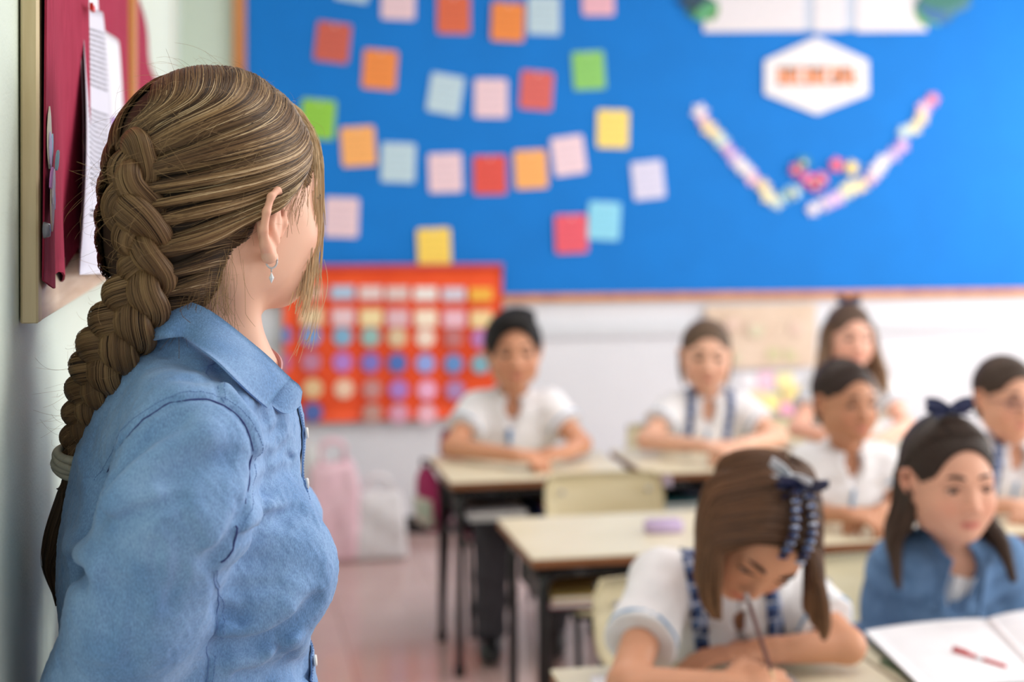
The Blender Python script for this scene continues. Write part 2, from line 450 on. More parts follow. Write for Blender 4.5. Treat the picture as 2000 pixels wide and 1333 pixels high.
for i, (cx, cy, rot, c, lab) in enumerate(cards):
    yy = yb - .004 - (.006 if i in (3, 22, 23) else 0)
    ce = on_y(cx, cy, yy); sx = 66 / F * 6.42; sz = 75 / F * 6.55
    a = math.radians(-rot); ca, sa = math.cos(a), math.sin(a)
    ax = np.array([ca, 0, sa]); ay = np.array([-sa, 0, ca])
    root = empty('pinned_card', tuple(ce)); tag(root, lab.replace('’', "'"), 'card', 'small coloured cards pinned on the blue board')
    rr = .012; poly = []
    for (qx, qy, a0) in ((sx / 2 - rr, sz / 2 - rr, 0), (-sx / 2 + rr, sz / 2 - rr, 90), (-sx / 2 + rr, -sz / 2 + rr, 180), (sx / 2 - rr, -sz / 2 + rr, 270)):
        for k in range(4): q = math.radians(a0 + 30 * k); poly.append((qx + rr * math.cos(q), qy + rr * math.sin(q)))
    MB().prism(poly, (0, 0, 0), ax, ay, .002).build('card_sheet', flat(c, .7), root)
    m2 = MB(); tone = tuple(int(v * .86) for v in c)
    for rrow in range(4):
        z0 = sz * (.26 - .18 * rrow); hw = sx * (.36 - .05 * (rrow % 2))
        m2.prism([(-hw, z0 - .002), (hw, z0 - .002), (hw, z0 + .002), (-hw, z0 + .002)], (0, -.0025, 0), ax, ay, .0006)
    m2.build('printed_lines', flat(tone, .7), root)
    MB().tube([(0, -.012, 0) + ay * sz * .43, (0, -.001, 0) + ay * sz * .43], [.005, .003], 8).build('pin', flat((235, 235, 240), .3), root)

# ---- white title banner, hexagon, leaves, flower garland
def flat_poly(name, pix, yy, th, m, root=None, base=None):
    pts = [on_y(px, py, yy) for px, py in pix]
    o = np.array(root.location) if root is not None else np.mean(pts, 0)
    mb = MB(); poly = [(p[0] - o[0], p[2] - o[2]) for p in pts]
    A = sum(poly[i][0] * poly[(i + 1) % len(poly)][1] - poly[(i + 1) % len(poly)][0] * poly[i][1] for i in range(len(poly)))
    if A < 0: poly = poly[::-1]
    mb.prism(poly, (0, yy - o[1], 0), (1, 0, 0), (0, 0, 1), th)
    ob = mb.build(name, m, root)
    if root is None: ob.location = tuple(o)
    return ob
ban = empty('title_banner', tuple(on_y(1590, 30, yb - .006))); tag(ban, 'long white paper title strip in three panels at the top of the blue board', 'banner')
m_paper = flat((226, 222, 226), .7); m_gr = flat((196, 206, 222), .7)
flat_poly('backing_strip', [(1376, -24), (1808, -26), (1808, 58), (1376, 62)], yb - .004, .002, m_gr, ban)
for a, b in ((1374, 1570), (1590, 1650), (1672, 1810)):
    flat_poly('paper_panel', [(a, -26), (b, -26), (b, 61), (a, 63)], yb - .008, .002, m_paper, ban)
hx = empty('hexagon_sign', tuple(on_y(1595, 148, yb - .006))); tag(hx, 'white paper hexagon with an orange printed word on the blue board', 'sign')
flat_poly('hexagon_paper', [(1595, 72), (1696, 118), (1697, 184), (1595, 224), (1493, 184), (1493, 118)], yb - .008, .003, flat((230, 228, 230), .7), hx)
mb = MB(); hl = np.array(hx.location)
random.seed(3)
for i in range(9):                                   # block lettering, too soft in the photo to read
    x0 = 1517 + i * 17.6; s0 = on_y(x0, 134, yb)[0] - hl[0]; s1 = on_y(x0 + 14.5, 134, yb)[0] - hl[0]
    z1 = on_y(x0, 131, yb)[2] - hl[2]; z0 = on_y(x0, 166, yb)[2] - hl[2]; th = (s1 - s0) * .45
    mb.box((s0, -.006, z0), (s0 + th, -.0045, z1))
    if i % 3 != 2: mb.box((s1 - th, -.006, z0), (s1, -.0045, z1))
    for zz in random.sample([z0, (z0 + z1) / 2 - th / 2, z1 - th], 2): mb.box((s0, -.006, zz), (s1, -.0045, zz + th))
mb.build('orange_lettering', flat((246, 142, 66), .6), hx)
def leaf_spray(c, dirs, lab):
    r = empty('paper_leaf_spray', tuple(on_y(c[0], c[1], yb - .004))); tag(r, lab, 'decoration')
    for k, (ang, ln, cc) in enumerate(dirs):
        a = math.radians(ang); ax = np.array([math.cos(a), 0, math.sin(a)]); ay = np.array([-math.sin(a), 0, math.cos(a)])
        poly = [(ln * t, ln * .2 * math.sin(PI * t) ** .8 * sg) for sg, ts in ((-1, (0, .15, .35, .6, .85)), (1, (1, .85, .6, .35, .15))) for t in ts]
        MB().prism(poly, (0, -.003 - .003 * k, 0), ax, ay, .002).build('leaf', flat(cc, .6), r)
leaf_spray((1400, 5), [(200, .17, (60, 120, 96)), (228, .13, (110, 186, 140)), (250, .1, (86, 150, 70)), (180, .2, (40, 70, 90)), (214, .15, (92, 166, 118))], 'spray of green paper leaves at the left end of the title strip')
leaf_spray((1786, 5), [(-18, .22, (70, 120, 110)), (-40, .17, (112, 190, 140)), (-65, .13, (90, 160, 100)), (0, .3, (80, 130, 150)), (-28, .2, (60, 110, 160)), (12, .33, (60, 120, 110))], 'spray of green and blue paper leaves at the right end of the title strip')
gar = empty('flower_garland', tuple(on_y(1590, 400, yb - .006))); tag(gar, 'U-shaped garland of tiny pastel paper flowers on the blue board', 'garland')
gl = np.array(gar.location)
def flower(px, py, r, cc, depth):
    c = on_y(px, py, yb - depth) - gl; ph = random.random() * 6
    poly = [((r * (.78 + .22 * math.cos(6 * q))) * math.cos(q + ph), (r * (.78 + .22 * math.cos(6 * q))) * math.sin(q + ph)) for q in np.linspace(0, 2 * PI, 24, endpoint=False)]
    o = MB().prism(poly, c, (1, 0, 0), (0, 0, 1), .003).build('paper_flower', flat(cc, .6), gar)
    MB().prism([(.25 * r * math.cos(q), .25 * r * math.sin(q)) for q in np.linspace(0, 2 * PI, 8, endpoint=False)], c + np.array([0, -.0035, 0]), (1, 0, 0), (0, 0, 1), .003).build('flower_centre', flat((250, 232, 190), .6), o)
pal = [(226, 222, 240), (238, 232, 190), (200, 180, 232), (236, 186, 214), (196, 224, 226), (236, 234, 242), (236, 214, 170), (212, 168, 226)]
L1 = smooth_path([(1370, 222, 0), (1400, 262, 0), (1438, 308, 0), (1474, 350, 0), (1520, 398, 0)], 13)
L2 = smooth_path([(1822, 196, 0), (1790, 240, 0), (1752, 286, 0), (1714, 328, 0), (1668, 366, 0), (1628, 392, 0), (1590, 408, 0)], 17)
for i, (x, y, _) in enumerate(L1): flower(x + random.uniform(-5, 5), y + random.uniform(-4, 4), random.uniform(.034, .048), pal[(i * 3) % 8], .006 + .003 * (i % 3))
for i, (x, y, _) in enumerate(L2): flower(x + random.uniform(-6, 6), y + random.uniform(-5, 5), random.uniform(.036, .052), (232, 120, 160) if i == 0 else pal[(i * 3) % 8], .006 + .003 * (i % 3))
for x, y, c in ((1556, 332, (206, 70, 120)), (1570, 318, (60, 140, 150)), (1578, 350, (232, 90, 160)), (1592, 362, (196, 60, 120)), (1604, 350, (230, 80, 130)), (1634, 322, (236, 70, 120)), (1664, 328, (250, 220, 120)), (1552, 376, (190, 230, 240)), (1540, 380, (160, 216, 226))):
    flower(x, y, .04, c, .018)

# ---- orange pocket calendar hanging over the board's lower edge
cal = empty('pocket_calendar', tuple(on_y(765, 525, WY - .06))); tag(cal, 'orange hanging pocket calendar full of coloured discs and cards on the back wall', 'calendar')
co = np.array(cal.location); yc = WY - .055
m_or = noise_mat('orange_nylon', lin((248, 92, 40)), lin((238, 80, 34)), 10, .5, .4)
p0 = on_y(553, 828, yc); p1 = on_y(982, 520, yc)
m_, n_ = 13, 29
g = np.zeros((m_, n_, 3))
for i in range(m_):
    for j in range(n_):
        u, v = j / (n_ - 1), i / (m_ - 1)
        g[i, j] = (p0[0] + (p1[0] - p0[0]) * u - co[0], yc - co[1] + .006 * math.sin(u * 19) * (1 - v * .8), p0[2] + (p1[2] - p0[2]) * v - co[2])
MB().grid(g, .002).build('orange_sheet', m_or, cal, True)
mx_ = flat((222, 60, 70), .5)
kid_box('top_rod', (p0[0], yc - .01, p1[2] - .004), (p1[0], yc + .004, p1[2] + .012), flat((196, 70, 90), .5), cal)
colx = [608, 669, 724, 776, 831, 886, 939]
hd = [(232, 190, 170), (176, 200, 226), (230, 206, 204), (224, 200, 196), (240, 232, 228), (214, 206, 220), (242, 182, 70)]
r1 = [(240, 216, 176), (234, 200, 206), (244, 222, 170), (226, 186, 194), (250, 232, 210), (238, 190, 204), (244, 216, 160)]
def pocket(px, py, w_, h_, c, disc=False):
    ce = on_y(px, py, yc - .012) - co; sx = w_ / F * 6.5; sz = h_ / F * 6.5
    if disc: poly = [(sx / 2 * math.cos(q), sz / 2 * math.sin(q)) for q in np.linspace(0, 2 * PI, 20, endpoint=False)]
    else: poly = [(-sx / 2, -sz / 2), (sx / 2, -sz / 2), (sx / 2, sz / 2), (-sx / 2, sz / 2)]
    MB().prism(poly, ce, (1, 0, 0), (0, 0, 1), .003).build('pocket_disc' if disc else 'pocket_card', flat(c, .55), cal)
for i, x in enumerate(colx):
    pocket(x, 571 + .8 * i, 44, 26, hd[i]); pocket(x + 1, 619 + .8 * i, 42, 32, r1[i])
rowc = [[(120, 160, 216), (130, 178, 210), (150, 190, 186), (222, 196, 160), (246, 222, 206), (196, 120, 120), (190, 130, 190)],
        [(196, 130, 160), (184, 130, 210), (130, 120, 200), (80, 116, 190), (150, 170, 234), (104, 148, 208), (130, 180, 196)],
        [(232, 196, 150), (244, 206, 180), (200, 142, 140), (176, 130, 206), (244, 180, 214), (180, 140, 190), None],
        [(86, 110, 180), None, (196, 150, 140), (222, 160, 186), (246, 190, 206), None, None]]
for r_, (yy, cs) in enumerate(zip((657, 707, 759, 806), rowc)):
    for i, c in enumerate(cs):
        if c: pocket(colx[i] + (3 if r_ > 1 else 0), yy + .8 * i, 37, 37, c, True)
pocket(560, 655, 16, 34, (110, 130, 200), True); pocket(560, 707, 18, 36, (200, 110, 150), True)
for yy in (594, 640, 684, 734, 784):                  # clear pocket hems
    a = on_y(556, yy, yc - .008); b = on_y(979, yy + 5, yc - .008)
    MB().tube([a - co, b - co], .003, 6).build('pocket_hem', flat((226, 74, 34), .4), cal)

# ---- kraft poster and coloured notes below the board
kp = empty('kraft_poster', tuple(on_y(1480, 660, WY - .034))); tag(kp, 'beige kraft paper poster on the white wall under the blue board', 'poster')
flat_poly('kraft_sheet', [(1378, 598), (1594, 592), (1592, 716), (1376, 722)], WY - .034, .002, noise_mat('kraft_paper', lin((214, 192, 170)), lin((226, 206, 186)), 6, .8), kp)
random.seed(5)
for k in range(7):
    px = random.uniform(1400, 1560); py = random.uniform(620, 700)
    flat_poly('paper_scrap', [(px, py), (px + random.uniform(14, 30), py + 3), (px + 22, py + 26), (px - 3, py + 22)], WY - .038 - .0015 * k, .001, flat(random.choice([(206, 200, 160), (222, 196, 180), (200, 190, 170), (212, 206, 178)])), kp)
notes = [(1462, 745, (240, 240, 246), 'white'), (1496, 742, (246, 206, 226), 'pale pink'), (1532, 745, (250, 240, 180), 'pale yellow'), (1478, 780, (250, 228, 190), 'cream'), (1508, 786, (250, 238, 160), 'yellow'), (1540, 800, (246, 176, 206), 'pink'), (1548, 770, (244, 222, 150), 'mustard yellow')]
for k, (px, py, c, nm) in enumerate(notes):
    o = flat_poly('sticky_note', [(px - 17, py - 15), (px + 16, py - 17), (px + 18, py + 16), (px - 15, py + 17)], WY - .016 - .003 * k, .002, flat(c))
    tag(o, nm + ' paper note stuck on the white wall below the kraft poster', 'note', 'paper notes under the kraft poster')
# ================================================================ left wall: the two maroon boards
XF = WX + .018
b1 = empty('pin_board', (WX, 1.39, 1.37)); tag(b1, 'pine-framed pin board with maroon felt on the green wall beside the teacher', 'pin board')
zb = CAMH - (633 - YH) * 1.33 / F
y0, y1, z1b = 1.395, 2.60, 2.28
kid_box('frame_stile', (WX + .002, y0, zb), (XF, y0 + .03, z1b), m_pine, b1, .002)
kid_box('frame_stile', (WX + .002, y1 - .03, zb), (XF, y1, z1b), m_pine, b1, .002)
kid_box('frame_rail', (WX + .002, y0 + .03, zb), (XF - .001, y1 - .03, zb + .055), m_pine_h, b1, .002)
kid_box('frame_rail', (WX + .002, y0 + .03, z1b - .055), (XF - .001, y1 - .03, z1b), m_pine_h, b1, .002)
kid_box('backing', (WX + .001, y0 + .02, zb + .02), (WX + .008, y1 - .02, z1b - .02), flat((176, 160, 130)), b1)
m_felt_r = noise_mat('maroon_felt', lin((150, 40, 68)), lin((164, 50, 78)), 60, .9, .2, bump=.5, bscale=700, dist=.0008, stretch=(1, 3, .4))
# hanging felt sheet with a loose lower corner and a fold
o1 = np.array(b1.location); m_, n_ = 60, 70
g = np.zeros((m_, n_, 3))
for i in range(m_):
    for j in range(n_):
        u, v = j / (n_ - 1), i / (m_ - 1)
        y = y0 + .012 + (y1 - y0 - .05) * u; ztop = z1b - .03
        zlow = zb + .040 - .012 * math.sin(u * 40) * math.exp(-u * 4) + .022 * math.exp(-((u - .24) / .06) ** 2) - .014 * math.exp(-((u - .16) / .05) ** 2)
        z = zlow + (ztop - zlow) * v
        fold = .010 * math.exp(-((u - .30) / .035) ** 2) * (1 - .5 * v)
        x = XF + .002 + fold + .003 * math.sin(u * 26 + v * 3) + .004 * (1 - v) ** 8 * math.sin(u * 60)
        g[i, j] = (x - o1[0], y - o1[1], z - o1[2])
MB().grid(g, -.002).build('maroon_felt_sheet', m_felt_r, b1, True)
def sheet_mat(name, base, kind):
    t = NT(name, .55, .3)
    uv = t.n('ShaderNodeUVMap'); uv.uv_map = 'UVMap'
    sp = t.n('ShaderNodeSeparateXYZ'); t.l(uv.outputs[0], sp.inputs[0])
    def m(op, a, b=None, c=None):
        nd = t.n('ShaderNodeMath', operation=op)
        for i, q in enumerate((a, b, c)):
            if q is None: continue
            if hasattr(q, 'links'): t.l(q, nd.inputs[i])
            else: nd.inputs[i].default_value = q
        return nd.outputs[0]
    x, y = sp.outputs[0], sp.outputs[1]
    if kind == 'text':                               # printed lines of text with ragged words
        lines = m('FRACT', m('MULTIPLY', y, 52.0))
        isl = m('GREATER_THAN', lines, .55)
        cmb = t.n('ShaderNodeCombineXYZ'); t.l(m('MULTIPLY', x, 46.0), cmb.inputs[0]); t.l(m('FLOOR', m('MULTIPLY', y, 52.0)), cmb.inputs[1])
        nz = t.n('ShaderNodeTexNoise', Scale=1.0, Detail=3); t.l(cmb.outputs[0], nz.inputs['Vector'])
        wd = m('GREATER_THAN', nz.outputs[0], .44)
        c2 = t.n('ShaderNodeCombineXYZ'); t.l(m('FLOOR', m('MULTIPLY', y, 13.0)), c2.inputs[1])
        wn = t.n('ShaderNodeTexWhiteNoise', noise_dimensions='3D'); t.l(c2.outputs[0], wn.inputs[0])
        blk = m('GREATER_THAN', wn.outputs[0], .32)
        mg = m('MULTIPLY', m('GREATER_THAN', x, .12), m('LESS_THAN', x, .9)); mgy = m('MULTIPLY', m('GREATER_THAN', y, .2), m('LESS_THAN', y, .93))
        f = m('MULTIPLY', m('MULTIPLY', isl, wd), m('MULTIPLY', m('MULTIPLY', blk, mg), mgy))
        mx = t.n('ShaderNodeMix', data_type='RGBA'); t.l(m('MULTIPLY', f, .75), mx.inputs[0])
        mx.inputs[6].default_value = rgba(base); mx.inputs[7].default_value = (.03, .03, .035, 1); t.l(mx.outputs[2], t.b.inputs['Base Color'])
    else:                                            # child's colour picture in the lower half
        vo = t.n('ShaderNodeTexVoronoi', Scale=5.0); t.l(uv.outputs[0], vo.inputs['Vector'])
        rp = t.n('ShaderNodeValToRGB'); rp.color_ramp.interpolation = 'CONSTANT'
        cs = [(60, 140, 100), (160, 120, 190), (90, 150, 210), (236, 206, 110), (222, 150, 190), (120, 170, 90)]
        el = rp.color_ramp.elements
        for k, c in enumerate(cs):
            e = el[k] if k < 2 else el.new(k / 6); e.position = k / 6; e.color = rgba(lin(c))
        t.l(vo.outputs['Color'], rp.inputs[0])
        f = m('MULTIPLY', m('LESS_THAN', y, .66), m('MULTIPLY', m('GREATER_THAN', x, .1), m('LESS_THAN', x, .9)))
        mx = t.n('ShaderNodeMix', data_type='RGBA'); t.l(f, mx.inputs[0]); mx.inputs[6].default_value = rgba(base); t.l(rp.outputs[0], mx.inputs[7])
        t.l(mx.outputs[2], t.b.inputs['Base Color'])
    return t.m
def paper(name, c4, curl, mat, lab, cat='paper', m_=30, n_=10):
    """c4: near-top, far-top, near-bottom, far-bottom world points"""
    a, b, c, d = [np.array(q, float) for q in c4]; o = a
    g = np.zeros((m_, n_, 3))
    for i in range(m_):
        for j in range(n_):
            u, v = j / (n_ - 1), i / (m_ - 1)
            q = (a * (1 - u) + b * u) * v + (c * (1 - u) + d * u) * (1 - v)
            q = q + np.array([curl * (math.sin(PI * (1 - v)) * .6 + (1 - v) ** 3) + .004 * math.sin(u * 5 + v * 4), 0, 0]); g[i, j] = q - o
    mb = MB().grid(g, -.0006)
    ob = mb.build(name, mat, None, True, loc=tuple(o))
    uvl = ob.data.uv_layers.new(name='UVMap'); N = m_ * n_
    uvs = [((vi % N) % n_ / (n_ - 1), (vi % N) // n_ / (m_ - 1)) for l in ob.data.loops for vi in (l.vertex_index,)]
    uvl.data.foreach_set('uv', np.array(uvs, np.float32).ravel())
    tag(ob, lab, cat)
    return ob
m_t1 = sheet_mat('printed_sheet', lin((216, 216, 230)), 'text'); m_t2 = sheet_mat('drawing_sheet', lin((228, 230, 238)), 'pic')
xa = XF + .006
paper('printed_page', [on_x(156, -40, xa), on_x(186, -30, xa), on_x(150, 533, xa + .003), on_x(196, 531, xa + .003)], .002, flat((226, 226, 238)), 'plain white sheet hanging behind the printed page on the maroon board')
paper('printed_page', [on_x(166, 10, xa + .004), on_x(198, 26, xa + .004), on_x(147, 537, xa + .010), on_x(221, 533, xa + .012)], .004, m_t1, 'long white printed page curling off the maroon pin board')
paper('child_drawing', [on_x(203, 52, xa + .003), on_x(230, 85, xa + .003), on_x(207, 540, xa + .006), on_x(240, 520, xa + .006)], .003, m_t2, 'white sheet with a colourful drawing pinned beside the printed page')
rp_ = on_x(177, 15, xa + .012)
tag(MB().prism([(-.012, -.004), (.012, -.004), (.014, .004), (0, .001), (-.014, .004)], (0, 0, 0), (0, 1, 0), (0, 0, 1), .004).build('paper_clip', flat((226, 60, 40), .4), None, loc=tuple(rp_)), 'small red clip at the top of the printed page', 'clip')
# paper flower stuck on the felt, and its pin
fl = on_x(95, 330, XF + .007); fr = empty('felt_flower', tuple(fl)); tag(fr, 'pastel drawn paper flower stuck on the maroon felt', 'decoration')
for k, (ang, ln, c) in enumerate(((88, .060, (222, 216, 196)), (60, .040, (150, 196, 220)), (100, .036, (206, 190, 232)), (-60, .045, (120, 176, 226)), (-95, .060, (190, 170, 160)), (-150, .036, (176, 110, 170)), (-110, .036, (206, 196, 210)), (30, .035, (120, 156, 160)))):
    a = math.radians(ang); ax = np.array([0, math.cos(a), math.sin(a)]); ay = np.array([0, -math.sin(a), math.cos(a)])
    poly = [(ln * t, ln * .24 * math.sin(PI * t) ** .7 * sg) for sg, ts in ((-1, (0, .15, .35, .6, .85)), (1, (1, .85, .6, .35, .15))) for t in ts]
    MB().prism(poly, (.0008 * k, 0, 0), ax, ay, .0012).build('petal', flat(c, .5), fr)
pn = on_x(85, 450, XF + .006)
tag(MB().tube([(0, 0, 0), (.006, 0, 0)], [.008, .006], 12).build('map_pin', flat((120, 120, 130), .2), None, True, loc=tuple(pn)), 'grey round pin in the maroon felt below the paper flower', 'pin')

b2 = empty('pin_board', (WX, 2.66, 1.37)); tag(b2, 'orange wood framed board with a drooping maroon felt, farther along the green wall', 'pin board')
yA, yB2, zlo, zhi = 2.68, 5.2, 1.30, 2.35
kid_box('frame_stile', (WX + .002, yA, zlo), (WX + .03, yA + .05, zhi), m_wood_o, b2, .003)
kid_box('frame_stile', (WX + .002, yB2 - .05, zlo), (WX + .012, yB2, zhi), m_pine, b2, .003)
kid_box('frame_rail', (WX + .002, yA + .05, zlo), (WX + .02, yB2 - .05, zlo + .05), m_wood_o, b2, .003)
kid_box('backing', (WX + .001, yA + .03, zlo + .03), (WX + .010, yB2 - .03, zhi - .03), flat((206, 216, 204)), b2)
o2 = np.array(b2.location); m_, n_ = 24, 40
g = np.zeros((m_, n_, 3))
for i in range(m_):
    for j in range(n_):
        u, v = j / (n_ - 1), i / (m_ - 1)
        y = yA + .06 + 2.0 * u; zt = 1.90 - .10 * u - .05 * math.sin(PI * u)
        z = zlo + .04 + (zt - zlo - .04) * v
        g[i, j] = (WX + .018 + .010 * u + .008 * math.sin(u * 12) - o2[0], y - o2[1], z - o2[2])
MB().grid(g, -.002).build('maroon_felt_sheet', m_felt_r, b2, True)
# ================================================================ desks and chairs
m_top = noise_mat('cream_laminate', lin((222, 214, 186)), lin((228, 220, 194)), 8, .32, .45)
m_edge = noise_mat('brown_plywood_edge', lin((132, 84, 54)), lin((150, 100, 66)), 30, .5, stretch=(1, 1, 8))
m_blk = flat((22, 24, 26), .35)
DZ = .62
def make_desk(w=.6, d=.455):
    r = empty('school_desk')
    top = MB().box((0, 0, DZ - .006), (w, d, DZ), .004).build('desktop', m_top, r)
    MB().box((.001, .001, DZ - .026), (w - .001, d - .001, DZ - .006), .004).build('plywood_edge', m_edge, top)
    for y in (.03, d - .05):
        for sx, x0 in ((1, .035), (-1, w - .035)):
            pts = bend([(x0, y, .012), (x0, y, DZ - .045), (x0 + sx * .12, y, DZ - .045)], .05)
            l = MB().tube(pts, .013, 10).build('leg', m_blk, r, True)
            MB().tube([(x0, y, 0), (x0, y, .03)], .017, 10).build('foot_cap', flat((14, 14, 15), .6), l, True)
        MB().tube([(.15, y, DZ - .045), (w - .15, y, DZ - .045)], .013, 8).build('crossbar', m_blk, r, True)
    for x0 in (.035, w - .035): MB().tube([(x0, .04, DZ - .06), (x0, d - .05, DZ - .06)], .011, 8).build('side_bar', m_blk, r, True)
    t = MB().box((.05, .05, DZ - .150), (w - .05, d - .06, DZ - .144))
    t.box((.05, d - .066, DZ - .150), (w - .05, d - .06, DZ - .04)).box((.05, .05, DZ - .150), (.054, d - .06, DZ - .04)).box((w - .054, .05, DZ - .150), (w - .05, d - .06, DZ - .04))
    t.build('book_tray', m_blk, r)
    return r
def make_chair(col, rot=0, seat_h=.35):
    r = empty('school_chair')
    # seat: gently dished plywood; backrest: curved plywood panel; faces -Y
    m_, n_ = 9, 9; g = np.zeros((m_, n_, 3))
    for i in range(m_):
        for j in range(n_):
            u, v = j / (n_ - 1) * 2 - 1, i / (m_ - 1) * 2 - 1
            g[i, j] = (.185 * u * (1 - .06 * v * v), .175 * v * (1 - .05 * u * u), seat_h + .012 * u * u - .012 * max(0, -v - .6) * 2)
    MB().grid(g, -.01).build('seat', col, r, True)
    m_, n_ = 7, 11; g = np.zeros((m_, n_, 3))
    for i in range(m_):
        for j in range(n_):
            u, v = j / (n_ - 1) * 2 - 1, i / (m_ - 1)
            rr_ = 1 - .12 * (2 * v - 1) ** 4
            g[i, j] = (.185 * u * rr_, .195 + .04 * v - .03 * u * u, seat_h + .14 + .18 * v)
    b = MB().grid(g, .010).build('backrest', col, r, True)
    for sx in (-1, 1):
        for dz_ in (.19, .27): MB().tube([(sx * .135, .185, seat_h + dz_), (sx * .135, .199, seat_h + dz_)], .007, 8).build('rivet', flat((180, 180, 185), .3), b, True)
    for sx in (-1, 1):
        MB().tube(bend([(sx * .165, .22, .01), (sx * .165, .15, seat_h - .02), (sx * .165, .235, seat_h + .31)], .05), .010, 8).build('rear_leg', m_blk, r, True)
        MB().tube(bend([(sx * .165, -.16, .01), (sx * .165, -.12, seat_h - .022), (sx * .165, .15, seat_h - .022)], .04), .010, 8).build('front_leg', m_blk, r, True)
    MB().tube([(-.165, .15, seat_h - .022), (.165, .15, seat_h - .022)], .009, 8).build('seat_bar', m_blk, r, True)
    MB().tube([(-.165, -.11, seat_h - .022), (.165, -.11, seat_h - .022)], .009, 8).build('seat_bar', m_blk, r, True)
    return r
m_ply = noise_mat('cream_plywood', lin((226, 212, 172)), lin((234, 222, 186)), 6, .4, .4, stretch=(1, 1, 5))
m_mar = noise_mat('maroon_plastic', lin((134, 24, 74)), lin((146, 30, 82)), 6, .35)
desk0 = make_desk(); used = [False]
desks = {}
def place_desk(key, x, y, rz, lab):
    r = desk0 if not used[0] else copy_tree(desk0); used[0] = True
    r.location = (x, y, 0); r.rotation_euler = (0, 0, rz); tag(r, lab, 'desk', 'school desks with cream tops'); desks[key] = (x, y)
place_desk('A1', .69, 4.40, 0, 'cream-topped school desk where the boy with short black hair rests his arms')
place_desk('A2', 1.335, 4.42, 0, 'back row desk under the folded arms of the girl with dark pinafore straps'.replace('’', "'"))
place_desk('A3', 1.97, 4.44, 0, 'back row desk in front of the girl with long loose hair')
place_desk('B1', .735, 3.40, 0, 'unoccupied cream desk in the middle row with only a chair behind it')
place_desk('B2', 1.36, 3.41, 0, 'middle row desk under the folded arms of the girl in a plain white polo')
place_desk('B3', 1.985, 3.42, 0, 'middle row desk in front of the girl with glasses at the picture edge')
place_desk('C1', .592, 2.125, 0, 'front desk where the girl is writing')
place_desk('C2', 1.20, 2.16, 0, 'front desk under the open notebook')
ch_cream = make_chair(m_ply); ch_mar = make_chair(m_mar)
cu = [False, False]
def place_chair(x, y, rz, lab, mar=False):
    base = ch_mar if mar else ch_cream; k = 1 if mar else 0
    r = base if not cu[k] else copy_tree(base); cu[k] = True
    r.location = (x, y, 0); r.rotation_euler = (0, 0, rz); tag(r, lab, 'chair', 'school chairs')
# ================================================================ people: shared anatomy
def nz(v): v = np.asarray(v, float); return v / (np.linalg.norm(v) + 1e-12)
def frame(f, u):
    """rows: person's right, forward, up"""
    f = nz(f); r = nz(np.cross(f, u)); return np.stack([r, f, np.cross(r, f)])
class Fr:
    def __init__(s, c, M, k=1.0): s.c = np.asarray(c, float); s.M = M; s.k = k
    def w(s, x, y, z): return s.c + s.k * (s.M.T @ np.array([x, y, z], float))
    def d(s, x, y, z): return s.M.T @ np.array([x, y, z], float)
    def loc(s, p): return ((p - s.c.astype(np.float32)) @ s.M.T.astype(np.float32)) / s.k
    def ell(s, c, r): return ell(s.w(*c), np.array(r) * s.k, s.M)
    def cap(s, a, b, r1, r2=None): return cap(s.w(*a), s.w(*b), r1 * s.k, (r1 if r2 is None else r2) * s.k)
    def chain(s, pts, rs, k=0): return chain([s.w(*p) for p in pts], [r * s.k for r in rs], k * s.k)
